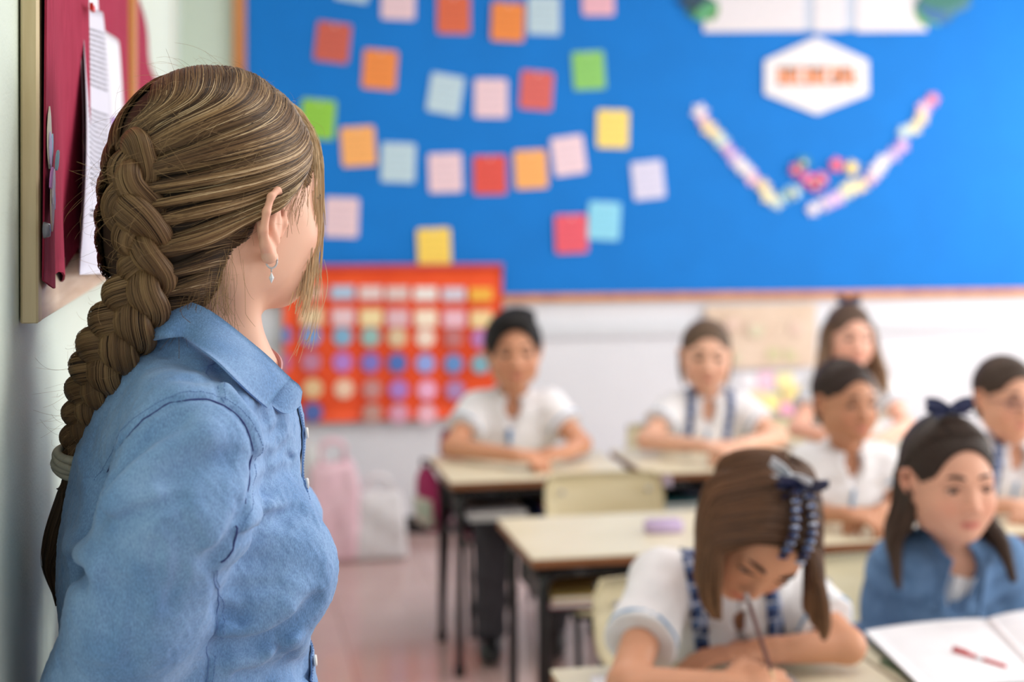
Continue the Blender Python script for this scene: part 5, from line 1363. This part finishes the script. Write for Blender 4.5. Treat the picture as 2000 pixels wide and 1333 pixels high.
# trousers and shoes, out of the picture
low = [(ell(pelv + np.array([-.0, 0, -.02]), (.125, .175, .14)), .04)]
for i, s in enumerate((-1, 1)):
    hp = pelv + np.array([0, s * .09, -.03]); low += [(cap(hp, tk[i], .100, .070), .03), (cap(tk[i], ta[i], .068, .058), .02)]
lowf = union(low); solid('jeans', lambda p: smax(lowf(p), (WX + .006) - p[:, 0], .004), (-.2, TM[1] - .26, .05), (.32, TM[1] + .28, 1.0), .011, noise_mat('dark_jeans', lin((52, 60, 84)), lin((62, 72, 98)), 40, .85), teacher, None, 0)
for an in ta:
    s0_ = union([(ell((an[0] + .06, an[1], .036), (.115, .042, .036)), .02), (cap((an[0] - .02, an[1], .04), (an[0] - .02, an[1], .09), .04), .02)])
    solid('shoe', lambda p: np.maximum(s0_(p), .012 - p[:, 2]), (an[0] - .12, an[1] - .1, 0), (an[0] + .22, an[1] + .1, .16), .008, m_shoe, teacher, None, 0)

# ---- earring
lobe = TH.w(.0795, .000, -.054); er = []
ec = lobe + np.array([0, 0, -.0035]); ax1 = V(.95, .3, 0)
MB().tube([ec + ax1 * .0052 * math.cos(q) + np.array([0, 0, 1]) * .0068 * math.sin(q) for q in np.linspace(0, 2 * PI, 28)], .0010, 8).build('hoop_earring', flat((206, 204, 206), .18, spec=.9), teacher, True)
ep = ec + np.array([0, 0, -.0075]) + V(0, -.001, 0)
e_ = MB().tube([ep, ep - np.array([0, 0, .003])], .0008, 6).build('earring_drop', flat((200, 198, 200), .2), teacher, True)
MB().add([tuple(ep - np.array([0, 0, .003])), *[tuple(ep - np.array([0, 0, .0085]) + V(math.cos(q), math.sin(q)) * .0026) for q in np.linspace(0, 2 * PI, 7)[:-1]], tuple(ep - np.array([0, 0, .014]))],
         [(0, 1 + (i + 1) % 6, 1 + i) for i in range(6)] + [(7, 1 + i, 1 + (i + 1) % 6) for i in range(6)]).build('crystal', flat((226, 230, 236), .05), e_)

# ---- hair
hg = np.random.default_rng(21)
def hbase(p):
    d = TH.ell((0, -.0165, .030), (.080, .0965, .094))(p)
    d = smin(d, TH.ell((0, -.062, -.040), (.062, .058, .074))(p), .04)
    d = smax(d, -TH.ell((0, .108, -.040), (.080, .092, .122))(p), .004)
    for s in (-1, 1): d = smax(d, -TH.ell((s * .090, .006, -.024), (.026, .026, .034))(p), .006)
    return smax(d, -TH.ell((0, .064, -.138), (.09, .095, .062))(p), .012)
def hsurf(p):                                          # same volume, uncut, for laying strands on
    d = TH.ell((0, -.0165, .030), (.080, .0965, .094))(p)
    return smin(d, TH.ell((0, -.062, -.040), (.062, .058, .074))(p), .04)
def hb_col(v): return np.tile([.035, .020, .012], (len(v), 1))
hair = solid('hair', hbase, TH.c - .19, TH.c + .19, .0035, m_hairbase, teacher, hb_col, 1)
UU = np.array([-.25, 0, .35, .6, .75, .88, 1.0, 1.1])
RR = np.array([(-.012, -.075, .112), (-.012, -.03, .122), (-.014, .03, .118), (-.012, .072, .090), (.022, .084, .066), (.048, .066, .042), (.062, .042, .020), (.066, .038, .010)])
MM = np.array([(.020, -.100, .090), (.045, -.070, .092), (.062, -.010, .086), (.074, .030, .052), (.077, .034, .032), (.080, .018, .014), (.086, .002, .000), (.086, .000, -.008)])
NN = np.array([(.012, -.125, .070), (.034, -.108, .068), (.056, -.080, .052), (.066, -.066, .022), (.066, -.066, .002), (.064, -.064, -.016), (.062, -.062, -.034), (.060, -.060, -.044)])
EE = np.array([(.000, -.128, .052), (.006, -.128, .044), (.014, -.124, .024), (.018, -.122, .004), (.020, -.118, -.018), (.020, -.114, -.036), (.020, -.110, -.052), (.020, -.106, -.060)])
# hair growing behind the ear and at the nape, swept back and up into the plait
U2 = np.array([0, .35, .7, 1.0])
R2 = np.array([(.074, -.012, -.010), (.068, -.014, -.048), (.056, -.020, -.084), (.032, -.040, -.116)])
M2 = np.array([(.072, -.045, -.016), (.064, -.050, -.048), (.052, -.056, -.078), (.030, -.068, -.106)])
N2 = np.array([(.056, -.080, -.032), (.050, -.078, -.056), (.042, -.080, -.080), (.026, -.086, -.100)])
E2 = np.array([(.018, -.112, -.052), (.018, -.108, -.068), (.016, -.102, -.086), (.012, -.100, -.102)])
K = 22; tt = np.linspace(0, 1, K)
def lay(n, U, A, B, C, D_, u0, u1, sgn, tufts, col, width, liftmax=.005, clump=.8, t0max=.25, g=hg, dens=None):
    u = g.uniform(u0, u1, n); ed = np.array(tufts); bi = np.clip(np.digitize(u, ed) - 1, 0, len(ed) - 2); uc = (ed[bi] + ed[bi + 1]) / 2; rel = (u - uc) / (ed[bi + 1] - ed[bi]) * 2; rf = np.clip((uc - .15) / .5, .15, 1)[:, None] if u1 > 1.01 else (1.0 if sgn > 0 else .12)
    t0 = g.uniform(0, t0max, n) * (g.random(n) < .6)
    t1 = np.where(g.random(n) < .18, g.uniform(.5, .95, n), 1.0)
    T_ = t0[:, None] + (t1 - t0)[:, None] * tt[None]
    cl = clump * np.clip((T_ - .25) / .75, 0, 1) ** 1.4 * rf
    ue = u[:, None] * (1 - cl) + uc[:, None] * cl
    wob = g.normal(0, .010, (n, 1)) * np.sin(T_ * g.uniform(3, 9, (n, 1)) + g.uniform(0, 6, (n, 1)))
    ue = ue + wob
    def ev(X): return np.stack([np.interp(ue, U, X[:, i]) for i in range(3)], -1)
    a, b, c, d = ev(A), ev(B), ev(C), ev(D_); t = T_[..., None]
    # Catmull-Rom style through the four stations
    def seg(p0, p1, p2, p3, f): return .5 * (2 * p1 + (p2 - p0) * f + (2 * p0 - 5 * p1 + 4 * p2 - p3) * f ** 2 + (3 * p1 - p0 - 3 * p2 + p3) * f ** 3)
    s1 = seg(2 * a - b, a, b, c, np.clip(t * 3, 0, 1)); s2 = seg(a, b, c, d, np.clip(t * 3 - 1, 0, 1)); s3 = seg(b, c, d, 2 * d - c, np.clip(t * 3 - 2, 0, 1))
    q = np.where(t < 1 / 3, s1, np.where(t < 2 / 3, s2, s3)); q[..., 0] *= sgn
    w = TH.c + TH.k * (q @ TH.M); sh = w.shape; w = w.reshape(-1, 3)
    layer = g.uniform(0, 1, n) ** 1.3
    off = (.0020 + liftmax * layer[:, None] * (1 - .35 * rel[:, None] ** 2) * np.clip(T_ * 5 + .35, 0, 1) + .0075 * (1 - rel[:, None] ** 2) * np.clip((T_ - .3) / .5, 0, 1) * rf + (u1 > 1.01) * .015 * np.exp(-((T_ - .34) / .15) ** 2) * np.clip((u[:, None] - .86) / .12, 0, 1)).reshape(-1)
    for _ in range(3):
        dd_, gr = gradient(hsurf, w.astype(np.float32)); w = w - (dd_ - off)[:, None] * gr
    _, gr = gradient(hsurf, w.astype(np.float32))
    w = w.reshape(sh); nrm = gr.reshape(sh)
    cc = col(u, uc, rel, layer, T_, g)
    return w, nrm, g.uniform(.7, 1.25, n) * width, cc
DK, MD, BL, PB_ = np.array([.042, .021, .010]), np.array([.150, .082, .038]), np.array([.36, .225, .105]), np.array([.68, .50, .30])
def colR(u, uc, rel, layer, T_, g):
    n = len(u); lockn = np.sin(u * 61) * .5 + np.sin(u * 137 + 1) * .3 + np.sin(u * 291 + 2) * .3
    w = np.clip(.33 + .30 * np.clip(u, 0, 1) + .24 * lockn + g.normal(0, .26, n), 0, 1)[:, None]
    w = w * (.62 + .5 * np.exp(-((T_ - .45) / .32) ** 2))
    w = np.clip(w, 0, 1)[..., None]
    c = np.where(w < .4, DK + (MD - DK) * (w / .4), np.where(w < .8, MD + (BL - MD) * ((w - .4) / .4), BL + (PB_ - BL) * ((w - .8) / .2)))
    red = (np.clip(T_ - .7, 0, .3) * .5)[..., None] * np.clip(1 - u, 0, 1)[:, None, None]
    return c * (1 - red * np.array([0, .35, .5])) * (1 - .25 * np.abs(rel)[:, None, None])  # last factor darkens tuft edges: shade between the tufts painted in
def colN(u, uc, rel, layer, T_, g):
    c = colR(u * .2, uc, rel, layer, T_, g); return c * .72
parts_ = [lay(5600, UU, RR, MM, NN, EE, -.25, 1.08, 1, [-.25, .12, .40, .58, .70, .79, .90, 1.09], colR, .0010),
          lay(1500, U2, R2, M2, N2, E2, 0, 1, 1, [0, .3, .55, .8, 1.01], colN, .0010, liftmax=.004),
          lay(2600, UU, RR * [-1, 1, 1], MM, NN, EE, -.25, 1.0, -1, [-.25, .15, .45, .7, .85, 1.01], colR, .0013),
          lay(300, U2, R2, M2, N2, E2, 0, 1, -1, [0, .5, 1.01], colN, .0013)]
cat_ = lambda i: np.concatenate([p[i] for p in parts_])
ribbons('hair_strands', cat_(0), cat_(1), cat_(2), cat_(3), m_hair, hair)['kind'] = 'stuff'
# ---- the plait
BRD = [(276, 262, 1.405, 40), (260, 300, 1.345, 80), (247, 345, 1.330, 100), (247, 400, 1.328, 108), (264, 455, 1.322, 112), (280, 515, 1.326, 110), (268, 572, 1.330, 114), (244, 628, 1.335, 112), (214, 690, 1.345, 106), (190, 745, 1.362, 94), (168, 800, 1.378, 78), (152, 852, 1.39, 62), (141, 896, 1.398, 42)]
nB = 150
bc = smooth_path([P(a + 12 * np.clip(2 - i / 4, 0, 1), b, c - .013 * np.clip(2.2 - i / 4, 0, 1)) for i, (a, b, c, _) in enumerate(BRD)], nB); bw = np.interp(np.linspace(0, 1, nB), np.linspace(0, 1, len(BRD)), [w / F * d * (.80 if i < 6 else .95) for i, (_, _, d, w) in enumerate(BRD)])
tg = np.gradient(bc, axis=0); tg /= np.linalg.norm(tg, axis=1, keepdims=True)
mixw = np.clip((np.linspace(0, 1, nB) - .30) / .25, 0, 1)[:, None]
Nv = V(-.70, -.72, 0)[None] * (1 - mixw) + V(-.28, -.95, .1)[None] * mixw
Nv -= (Nv * tg).sum(1, keepdims=True) * tg; Nv /= np.linalg.norm(Nv, axis=1, keepdims=True); Lv = np.cross(tg, Nv)
fore = np.abs(Lv @ V(1, 0, 0)); hw = bw / 2 / np.clip(fore, .6, 1)
sarc = np.concatenate([[0], np.cumsum(np.linalg.norm(np.diff(bc, axis=0), axis=1))])
per = np.interp(np.linspace(0, 1, nB), [0, .4, 1], [.104, .098, .078]); th0 = np.concatenate([[0], np.cumsum(np.diff(sarc) * 2 * PI / per[1:])])
braid = empty('plait', (0, 0, 0)); braid.parent = teacher
for k in range(3):
    th = th0 + 2 * PI * k / 3
    A = hw * .50; cpos = bc + Lv * (A * np.sin(th))[:, None] + Nv * (hw * .36 * np.sin(2 * th))[:, None]
    ct = np.gradient(cpos, axis=0); ct /= np.linalg.norm(ct, axis=1, keepdims=True)
    nv = Nv - (Nv * ct).sum(1, keepdims=True) * ct; nv /= np.linalg.norm(nv, axis=1, keepdims=True); lv = np.cross(ct, nv)
    ru, rv = hw * .54, hw * .42
    N = 260; an = hg.uniform(0, 2 * PI, N); qq = hg.uniform(.96, 1.05, N); K2 = nB
    aa = an[:, None] + (hg.normal(0, .35, (N, 1))) * np.sin(np.linspace(0, 1, K2)[None] * 14 + hg.uniform(0, 6, (N, 1))) * .25 + np.linspace(0, 1, K2)[None] * .9
    pp = cpos[None] + lv[None] * (np.cos(aa) * qq[:, None] * ru[None])[..., None] + nv[None] * (np.sin(aa) * qq[:, None] * rv[None])[..., None]
    nn_ = lv[None] * (np.cos(aa) / 1)[..., None] + nv[None] * (np.sin(aa) * 1.2)[..., None]
    w_ = np.clip(.46 + .10 * np.sin(an * 3 + k) + .08 * np.sin(an * 11) + hg.normal(0, .10, N), 0, 1)[:, None, None] * (1 - .55 * np.clip((np.linspace(0, 1, K2) - .82) / .18, 0, 1))[None, :, None] + np.zeros((N, K2, 1))
    cc = np.where(w_ < .4, DK + (MD - DK) * (w_ / .4), MD + (BL - MD) * ((w_ - .4) / .6))
    ob = ribbons('plait_strand', pp, nn_, hg.uniform(.0006, .0010, N), cc, m_hair, braid, taper=.9)
    mbk = MB(); NN2 = 14; vs = []
    for i in range(0, nB):
        for j in range(NN2): q = 2 * PI * j / NN2; vs.append(cpos[i] + lv[i] * math.cos(q) * ru[i] * .93 + nv[i] * math.sin(q) * rv[i] * .93)
    fs = [(i * NN2 + j, i * NN2 + (j + 1) % NN2, (i + 1) * NN2 + (j + 1) % NN2, (i + 1) * NN2 + j) for i in range(nB - 1) for j in range(NN2)] + [tuple(range(NN2)), tuple((nB - 1) * NN2 + j for j in range(NN2))]
    mbk.add(vs, fs).build('plait_core', flat((58, 42, 30), .8), braid, True)
# cloth hair tie
mb = MB()
for j, (fy, fr) in enumerate(((.0, .0150), (.006, .0160), (.012, .0155), (.017, .0145))):
    c = bc[-1] + tg[-1] * (fy - .006); tl = (.15 * (-1) ** j)
    mb.tube([c + (Lv[-1] * math.cos(q) + Nv[-1] * math.sin(q)) * fr + tg[-1] * tl * .014 * math.cos(q) for q in np.linspace(0, 2 * PI, 22)], .0042, 8)
mb.build('hair_tie', noise_mat('beige_cloth', lin((170, 164, 146)), lin((186, 180, 162)), 90, .9), braid, True)
# loose tail under the tie
e0 = bc[-1] + tg[-1] * .010
gu = []
for j in range(7):
    a = j / 6 * 2 - 1
    gu.append(([e0 + Lv[-1] * a * .006, P(140 - 0 + 12 * a, 960, 1.405), P(128 + 24 * a, 1030, 1.41), P(118 + 24 * a, 1100, 1.42), P(122 + 14 * a, 1165 + 20 * math.sin(j * 2), 1.425)], (.008, .011, .010, .008, .003), 50))
locks('plait_tail', gu, teacher, (.070, .042, .024), width=.0011, K=18, core=True, g=hg)
# ---- the lock falling in front of the face, wisps and flyaways
def strandset(name, P0, n, spread, col, width, g, K=18, endspread=2.0, nv=None, kind=None):
    """n single hairs following a path given in head space or world space"""
    c = smooth_path(P0, K); t = np.linspace(0, 1, K)
    off = g.normal(0, 1, (n, 1, 3)) * spread * (1 + (endspread - 1) * t[None, :, None] ** 2) + g.normal(0, 1, (n, 1, 3)) * spread * .7 * np.sin(t[None, :, None] * g.uniform(2, 7, (n, 1, 1)))
    L_ = g.uniform(.6, 1, n); idx = L_[:, None] * t[None] * (K - 1); i0 = np.clip(idx.astype(int), 0, K - 2); f = (idx - i0)[..., None]
    base = c[i0] * (1 - f) + c[i0 + 1] * f
    pp = base + off; nn_ = np.tile(nv if nv is not None else V(.1, -1, .1), (n, K, 1))
    cc = np.tile(np.array(col), (n, K, 1)) * g.uniform(.7, 1.3, (n, 1, 1))
    o = ribbons(name, pp, nn_, g.uniform(.6, 1.2, n) * width, np.clip(cc, 0, 1), m_hair, hair, taper=.7)
    if kind: o['kind'] = kind
    return o
w_ = TH.w
strandset('front_lock', [w_(-.012, .066, .098), w_(.008, .080, .078), w_(.027, .083, .045), w_(.037, .077, .0), w_(.040, .074, -.045), w_(.034, .072, -.085), w_(.029, .068, -.112)], 230, .0028, PB_ * 1.15, .0009, hg, K=22)  # pale blond lock, its sunlit brightness put into the colour
strandset('front_lock', [w_(-.008, .066, .096), w_(.022, .078, .066), w_(.046, .070, .030), w_(.052, .066, -.02), w_(.050, .062, -.065), w_(.040, .066, -.100)], 40, .0030, PB_, .0006, hg, K=20)
strandset('front_lock', [w_(.032, .086, -.060), w_(.034, .084, -.10), w_(.028, .082, -.135), w_(.024, .078, -.150)], 18, .0035, PB_, .0004, hg, K=14)
strandset('side_wisps', [w_(.052, .056, .034), w_(.064, .040, .014), w_(.067, .034, -.006), w_(.066, .030, -.022)], 22, .0035, BL * .9, .0004, hg, K=12)
strandset('side_wisps', [w_(.056, .052, .036), w_(.070, .036, .010), w_(.078, .022, -.010), w_(.074, .026, -.03)], 14, .003, BL, .0004, hg, K=12)
strandset('nape_wisps', [w_(.060, -.040, -.050), w_(.052, -.040, -.085), w_(.046, -.034, -.105), w_(.038, -.026, -.120)], 90, .0075, BL, .0003, hg, K=12)
strandset('nape_wisps', [w_(.050, -.060, -.080), w_(.040, -.066, -.110), w_(.034, -.060, -.130)], 60, .008, MD, .0004, hg, K=10)
# flyaways all over the crown and the plait
n = 520; fp, fn_, fc_ = [], [], []
for i in range(n):
    if i < 380:
        z = hg.uniform(-.2, 1); az = hg.uniform(0, 2 * PI); d = np.array([math.sqrt(1 - z * z) * math.cos(az), math.sqrt(1 - z * z) * math.sin(az), z]) if False else None
        yb_ = hg.uniform(-.11, .07); zz = hg.uniform(-.04, .12); s0 = TH.w(hg.uniform(-.02, .09), yb_, zz)
    else:
        j = hg.integers(5, nB - 8); s0 = bc[j] + Lv[j] * hg.uniform(-1, 1) * hw[j] + Nv[j] * hw[j] * .3
    fp.append(s0)
fp = np.array(fp)
s_ = fp.copy(); s_[:380] = project(hsurf, fp[:380].astype(np.float32), .004, 5)
_, gr = gradient(hsurf, s_.astype(np.float32))
K3 = 14; t3 = np.linspace(0, 1, K3)[None, :, None]
back = TH.d(0, -1, -.35)[None]
tgd = back + hg.normal(0, .55, (n, 3)); tgd -= (tgd * gr).sum(1, keepdims=True) * gr * .8; tgd /= np.linalg.norm(tgd, axis=1, keepdims=True)
Ls = hg.uniform(.012, .045, (n, 1, 1)); bendv = hg.normal(0, .5, (n, 1, 3))
pp = s_[:, None] + tgd[:, None] * Ls * t3 + gr[:, None] * (Ls * .28 * np.sin(t3 * PI * hg.uniform(.5, 1.0, (n, 1, 1)))) + bendv * Ls * (t3 ** 2) * .45
ribbons('flyaway_hairs', pp, np.tile(V(.1, -1, .2), (n, K3, 1)), hg.uniform(.00010, .00020, n), np.tile(BL, (n, K3, 1)) * hg.uniform(.5, 1.5, (n, 1, 1)), m_hair, hair, taper=.6)['kind'] = 'stuff'
# ================================================================ things on and in the desks
def book(name, c, sz, loc, rz, lab, group=None, pages=True, tilt=(0, 0)):
    r = empty(name, loc); r.rotation_euler = (tilt[0], tilt[1], rz); tag(r, lab, 'book', group)
    w_, d_, h_ = sz
    m = MB().box((-w_ / 2, -d_ / 2, 0), (w_ / 2, d_ / 2, .0015)).box((-w_ / 2, -d_ / 2, h_ - .0015), (w_ / 2, d_ / 2, h_)).box((-w_ / 2, -d_ / 2, 0), (-w_ / 2 + .0015, d_ / 2, h_))
    m.build('cover', flat(c, .5), r)
    MB().box((-w_ / 2 + .0018, -d_ / 2 + .003, .0016), (w_ / 2 - .003, d_ / 2 - .003, h_ - .0016)).build('pages', flat((232, 230, 224), .8), r)
    return r
random.seed(9)
tray_cols = [((70, 110, 190), 'blue'), ((220, 222, 230), 'white'), ((190, 90, 110), 'dusty pink'), ((60, 140, 150), 'teal'), ((230, 200, 120), 'yellow'), ((60, 70, 110), 'navy')]
owner = dict(A1="boy's desk", A2="dark-strapped girl's desk", A3="long-haired girl's desk", B1='unoccupied desk', B2="plain polo girl's desk", B3="bespectacled girl's desk", C1="writing girl's desk", C2="blue fleece girl's desk")
for key, (x, y) in desks.items():
    z = DZ - .1435
    for j in range(4):
        c, nm = tray_cols[(hash_ := (ord(key[0]) * 3 + int(key[1]) * 2 + j)) % 6]
        lvl = j // 2; h_ = .014
        xx = x + .17 + .25 * (j % 2) + random.uniform(-.01, .01)
        book('exercise_book', c, (.20, .26, h_), (xx, y + .05 + .14, z + lvl * (h_ + .0005)), random.uniform(-.04, .04), '%s exercise book, %s of the %s pile inside the %s' % (nm, ('lower', 'upper')[lvl], ('left', 'right')[j % 2], owner[key]))
# open notebook on the front desk, with a second book under it
def open_book(c4, z, lab, cover, thick):
    a, b, c, d = [on_z(*q, z) for q in c4]          # near-left, far-left, far-right, near-right (page block corners)
    o = (a + b + c + d) / 4; r = empty('open_notebook', tuple(o)); tag(r, lab, 'notebook')
    def sheet(A, B, C, D_, n1, zz, arch, mat, name, th):
        m_, n_ = 12, 12; g_ = np.zeros((m_, n_, 3))
        for i in range(m_):
            for j in range(n_):
                u, v = j / (n_ - 1), i / (m_ - 1); p = (A * (1 - u) + D_ * u) * (1 - v) + (B * (1 - u) + C * u) * v
                g_[i, j] = p - o + np.array([0, 0, zz + arch * math.sin(PI * u) ** .7])
        return MB().grid(g_, th).build(name, mat, r, True)
    mL, mR = a * .42 + d * .58, b * .42 + c * .58
    m_pg = flat((232, 232, 238), .75)
    sheet(a, b, c, d, 12, .0015, 0, flat(cover, .5), 'cover', .0012)
    sheet(a + 0, b, mR, mL, 12, thick, .006, m_pg, 'page_block', -thick + .003)
    sheet(mL, mR, c, d, 12, thick, .010, m_pg, 'page_block', -thick + .003)
    mb = MB()
    for k in range(24):
        t = k / 24; p, q = (mL * (1 - t) + mR * t) - o, None
        mb.tube([p + np.array([-.006, 0, thick + .001]), p + np.array([0, 0, thick + .010]), p + np.array([.006, 0, thick + .001])], .0009, 5)
    mb.build('spiral_binding', flat((190, 150, 140), .3), r)
    return r
book('exercise_book', (96, 118, 92), (.40, .30, .008), tuple(on_z(1925, 1330, DZ) + np.array([.07, 0, .0005])), .12, 'thin green-edged book lying under the open notebook on the front desk')
open_book([(1818, 1372), (1690, 1246), (2095, 1205), (2200, 1330)], DZ + .0095, 'open spiral notebook with blank white pages on the front desk', (110, 130, 104), .008)
pn0 = on_z(1862, 1270, DZ + .031); pn1 = on_z(1968, 1304, DZ + .029)
pr = empty('ballpoint_pen', tuple((pn0 + pn1) / 2)); tag(pr, 'red and white ballpoint pen lying on the open notebook', 'pen')
pc = (pn0 + pn1) / 2; pd = nz(pn1 - pn0); pL = np.linalg.norm(pn1 - pn0) / 2
MB().tube([pd * -pL, pd * -pL * .12], .0046, 10).build('cap', flat((206, 40, 44), .25), pr, True)
MB().tube([pd * -pL * .12, pd * pL * .14], .0043, 10).build('grip', flat((226, 222, 228), .3), pr, True)
MB().tube([pd * pL * .14, pd * pL * .9, pd * pL], [.0044, .0040, .001], 10).build('barrel', flat((206, 40, 44), .25), pr, True)
MB().tube([pd * -pL + np.array([0, 0, .006]), pd * -pL * .45 + np.array([0, 0, .006])], .0015, 6).build('clip', flat((206, 40, 44), .25), pr, True)
def loose_sheet(c4, lab, z=DZ + .001, c=(238, 238, 244)):
    q = [on_z(*k, z) for k in c4]; o = sum(q) / 4; m_ = 6; g_ = np.zeros((m_, m_, 3))
    for i in range(m_):
        for j in range(m_):
            u, v = j / 5, i / 5; g_[i, j] = (q[0] * (1 - u) + q[1] * u) * (1 - v) + (q[3] * (1 - u) + q[2] * u) * v - o + np.array([0, 0, .001 * math.sin(u * 4)])
    ob = MB().grid(g_, .0006).build('paper_sheet', flat(c, .8), None, True, loc=tuple(o)); tag(ob, lab, 'paper')
loose_sheet([(1400, 1400), (1620, 1390), (1545, 1318), (1370, 1325)], 'white sheet under the hand of the girl who is writing')
loose_sheet([(1160, 1360), (1230, 1356), (1200, 1318), (1152, 1322)], 'small white paper by the elbow of the writing girl')
q = on_z(1296, 1040, DZ)
pcs = empty('pencil_case', tuple(q + np.array([0, 0, .0]))); tag(pcs, 'small lavender pencil case on the unoccupied middle desk', 'pencil case')
MB().box((-.05, -.025, 0), (.05, .025, .032), .01).build('pouch', flat((196, 176, 214), .7), pcs, True)
MB().tube([(-.044, 0, .033), (.044, 0, .033)], .0018, 6).build('zip', flat((140, 120, 160), .4), pcs)
# crumpled papers sticking out between the two back desks
random.seed(12)
for k, (px, py, D_, s) in enumerate(((1202, 938, 4.57, .035), (1236, 936, 4.57, .045), (1284, 938, 4.63, .04))):
    c = P(px, py, D_); m_ = 7; g_ = np.zeros((m_, m_, 3))
    for i in range(m_):
        for j in range(m_):
            u, v = j / 6 * 2 - 1, i / 6 * 2 - 1; g_[i, j] = (u * s, -.02 + .02 * math.sin(u * 4 + k), v * s * .45 + .008 * math.sin(u * 5 + v * 3 + k))
    ob = MB().grid(g_, .001).build('paper_slip', flat([(226, 204, 220), (232, 226, 236), (220, 206, 226)][k], .7), None, True, loc=tuple(c))
    tag(ob, ['pinkish', 'white', 'lilac'][k] + ' paper slip sticking out at the front edge between the two back desks', 'paper', 'paper slips at the back desks')
# maroon-and-floral schoolbag hanging beside the boy's desk
def bag_at(c, lab, col, col2, s=1.0):
    r = empty('schoolbag', tuple(c)); tag(r, lab, 'bag')
    f = union([(ell((0, 0, .15 * s), np.array([.035, .12, .155]) * s), .0), (ell((.01, 0, .09 * s), np.array([.045, .10, .09]) * s), .03)])
    solid('bag_body', f, (-.1, -.18, -.03), (.12, .18, .34), .009, noise_mat('maroon_bag_cloth', lin(col), lin(tuple(int(v * 1.1) for v in col)), 20, .7), r, None, 0)
    MB().box((-.052 * s, -.085 * s, .03 * s), (-.020 * s, .085 * s, .16 * s), .010).build('front_pocket', noise_mat('floral_cloth', lin((214, 190, 184)), lin(col2), 22, .8), r, True)
    for s_ in (-1, 1): MB().tube(bend([(.03 * s, s_ * .05, .27 * s), (.07 * s, s_ * .055, .22 * s), (.07 * s, s_ * .055, .08 * s), (.035 * s, s_ * .05, .04 * s)], .03), .008, 6).build('strap', flat((60, 20, 40), .7), r, True)
    MB().tube(bend([(0, -.03, .295 * s), (0, -.03, .33 * s), (0, .03, .33 * s), (0, .03, .295 * s)], .01), .006, 6).build('handle', flat((60, 20, 40), .7), r, True)
    return r
bg = bag_at(P(846, 1035, 4.93), 'maroon schoolbag with a floral pocket hanging at the side of the boy’s desk'.replace('’', "'"), (150, 26, 84), (150, 180, 160), .74)
bg.rotation_euler = (0, -.12, .35)
# white plastic bags standing on the floor by the back wall
def plastic():
    t = NT('white_plastic_film', .25, .5); t.b.inputs['Base Color'].default_value = (.90, .88, .91, 1)
    t.b.inputs['Transmission Weight'].default_value = .25; return t.m
m_pl = plastic(); m_pk = flat((232, 196, 208), .5)
def pbag(px, py, D_, w_, d_, h_, lab, seed, mat):
    base = P(px, py, D_); base[2] = 0
    r = empty('plastic_bag', tuple(base)); tag(r, lab, 'bag')
    def f0(p):
        tp = np.clip(p[:, 2] / h_, 0, 1.2); q = np.abs(p - np.array([0, 0, h_ * .45], np.float32)) - np.stack([w_ * .36 * (1 - .25 * tp), d_ * .36 * (1 - .75 * tp ** 2), np.full(len(p), h_ * .40)], 1)
        return np.sqrt((np.maximum(q, 0) ** 2).sum(1)) + np.minimum(q.max(1), 0) - .03
    sf = lambda p: np.maximum(f0(p) + .010 * sinnoise(p, seed, 26, 5) + .005 * sinnoise(p, seed + 1, 60, 5), .004 - p[:, 2])
    solid('bag_body', sf, (-w_ / 2 - .05, -d_ / 2 - .05, 0), (w_ / 2 + .05, d_ / 2 + .05, h_ + .05), .012, mat, r, None, 0)
    for s_ in (-1, 1):
        MB().tube(bend([(-.05, s_ * .02, h_ * .88), (-.05, s_ * .03, h_ * 1.12), (.05, s_ * .03, h_ * 1.12), (.05, s_ * .02, h_ * .88)], .04), .010, 6).build('bag_handle', mat, r, True)
    return r
pbag(738, 1060, 6.05, .25, .22, .30, 'white plastic bag with a pinkish print on the floor by the back wall', 31, m_pl)
pbag(650, 1055, 6.0, .24, .20, .44, 'pale pink plastic bag behind the teacher, beside the white one', 35, m_pk)
lb, lt = P(668, 1046, 6.3), P(604, 868, 6.4); lb[2] = 0.002
sb = empty('card_roll', tuple(lb)); tag(sb, 'white rolled card leaning on the back wall behind the teacher', 'roll')
MB().tube([np.zeros(3), (lt - lb) * .5, lt - lb], [.045, .048, .05], 18).build('rolled_card', flat((232, 230, 232), .6), sb, True)
MB().tube([(lt - lb) * .985, (lt - lb) * 1.002], [.040, .040], 18).build('inner_turn', flat((190, 188, 196), .7), sb, True)
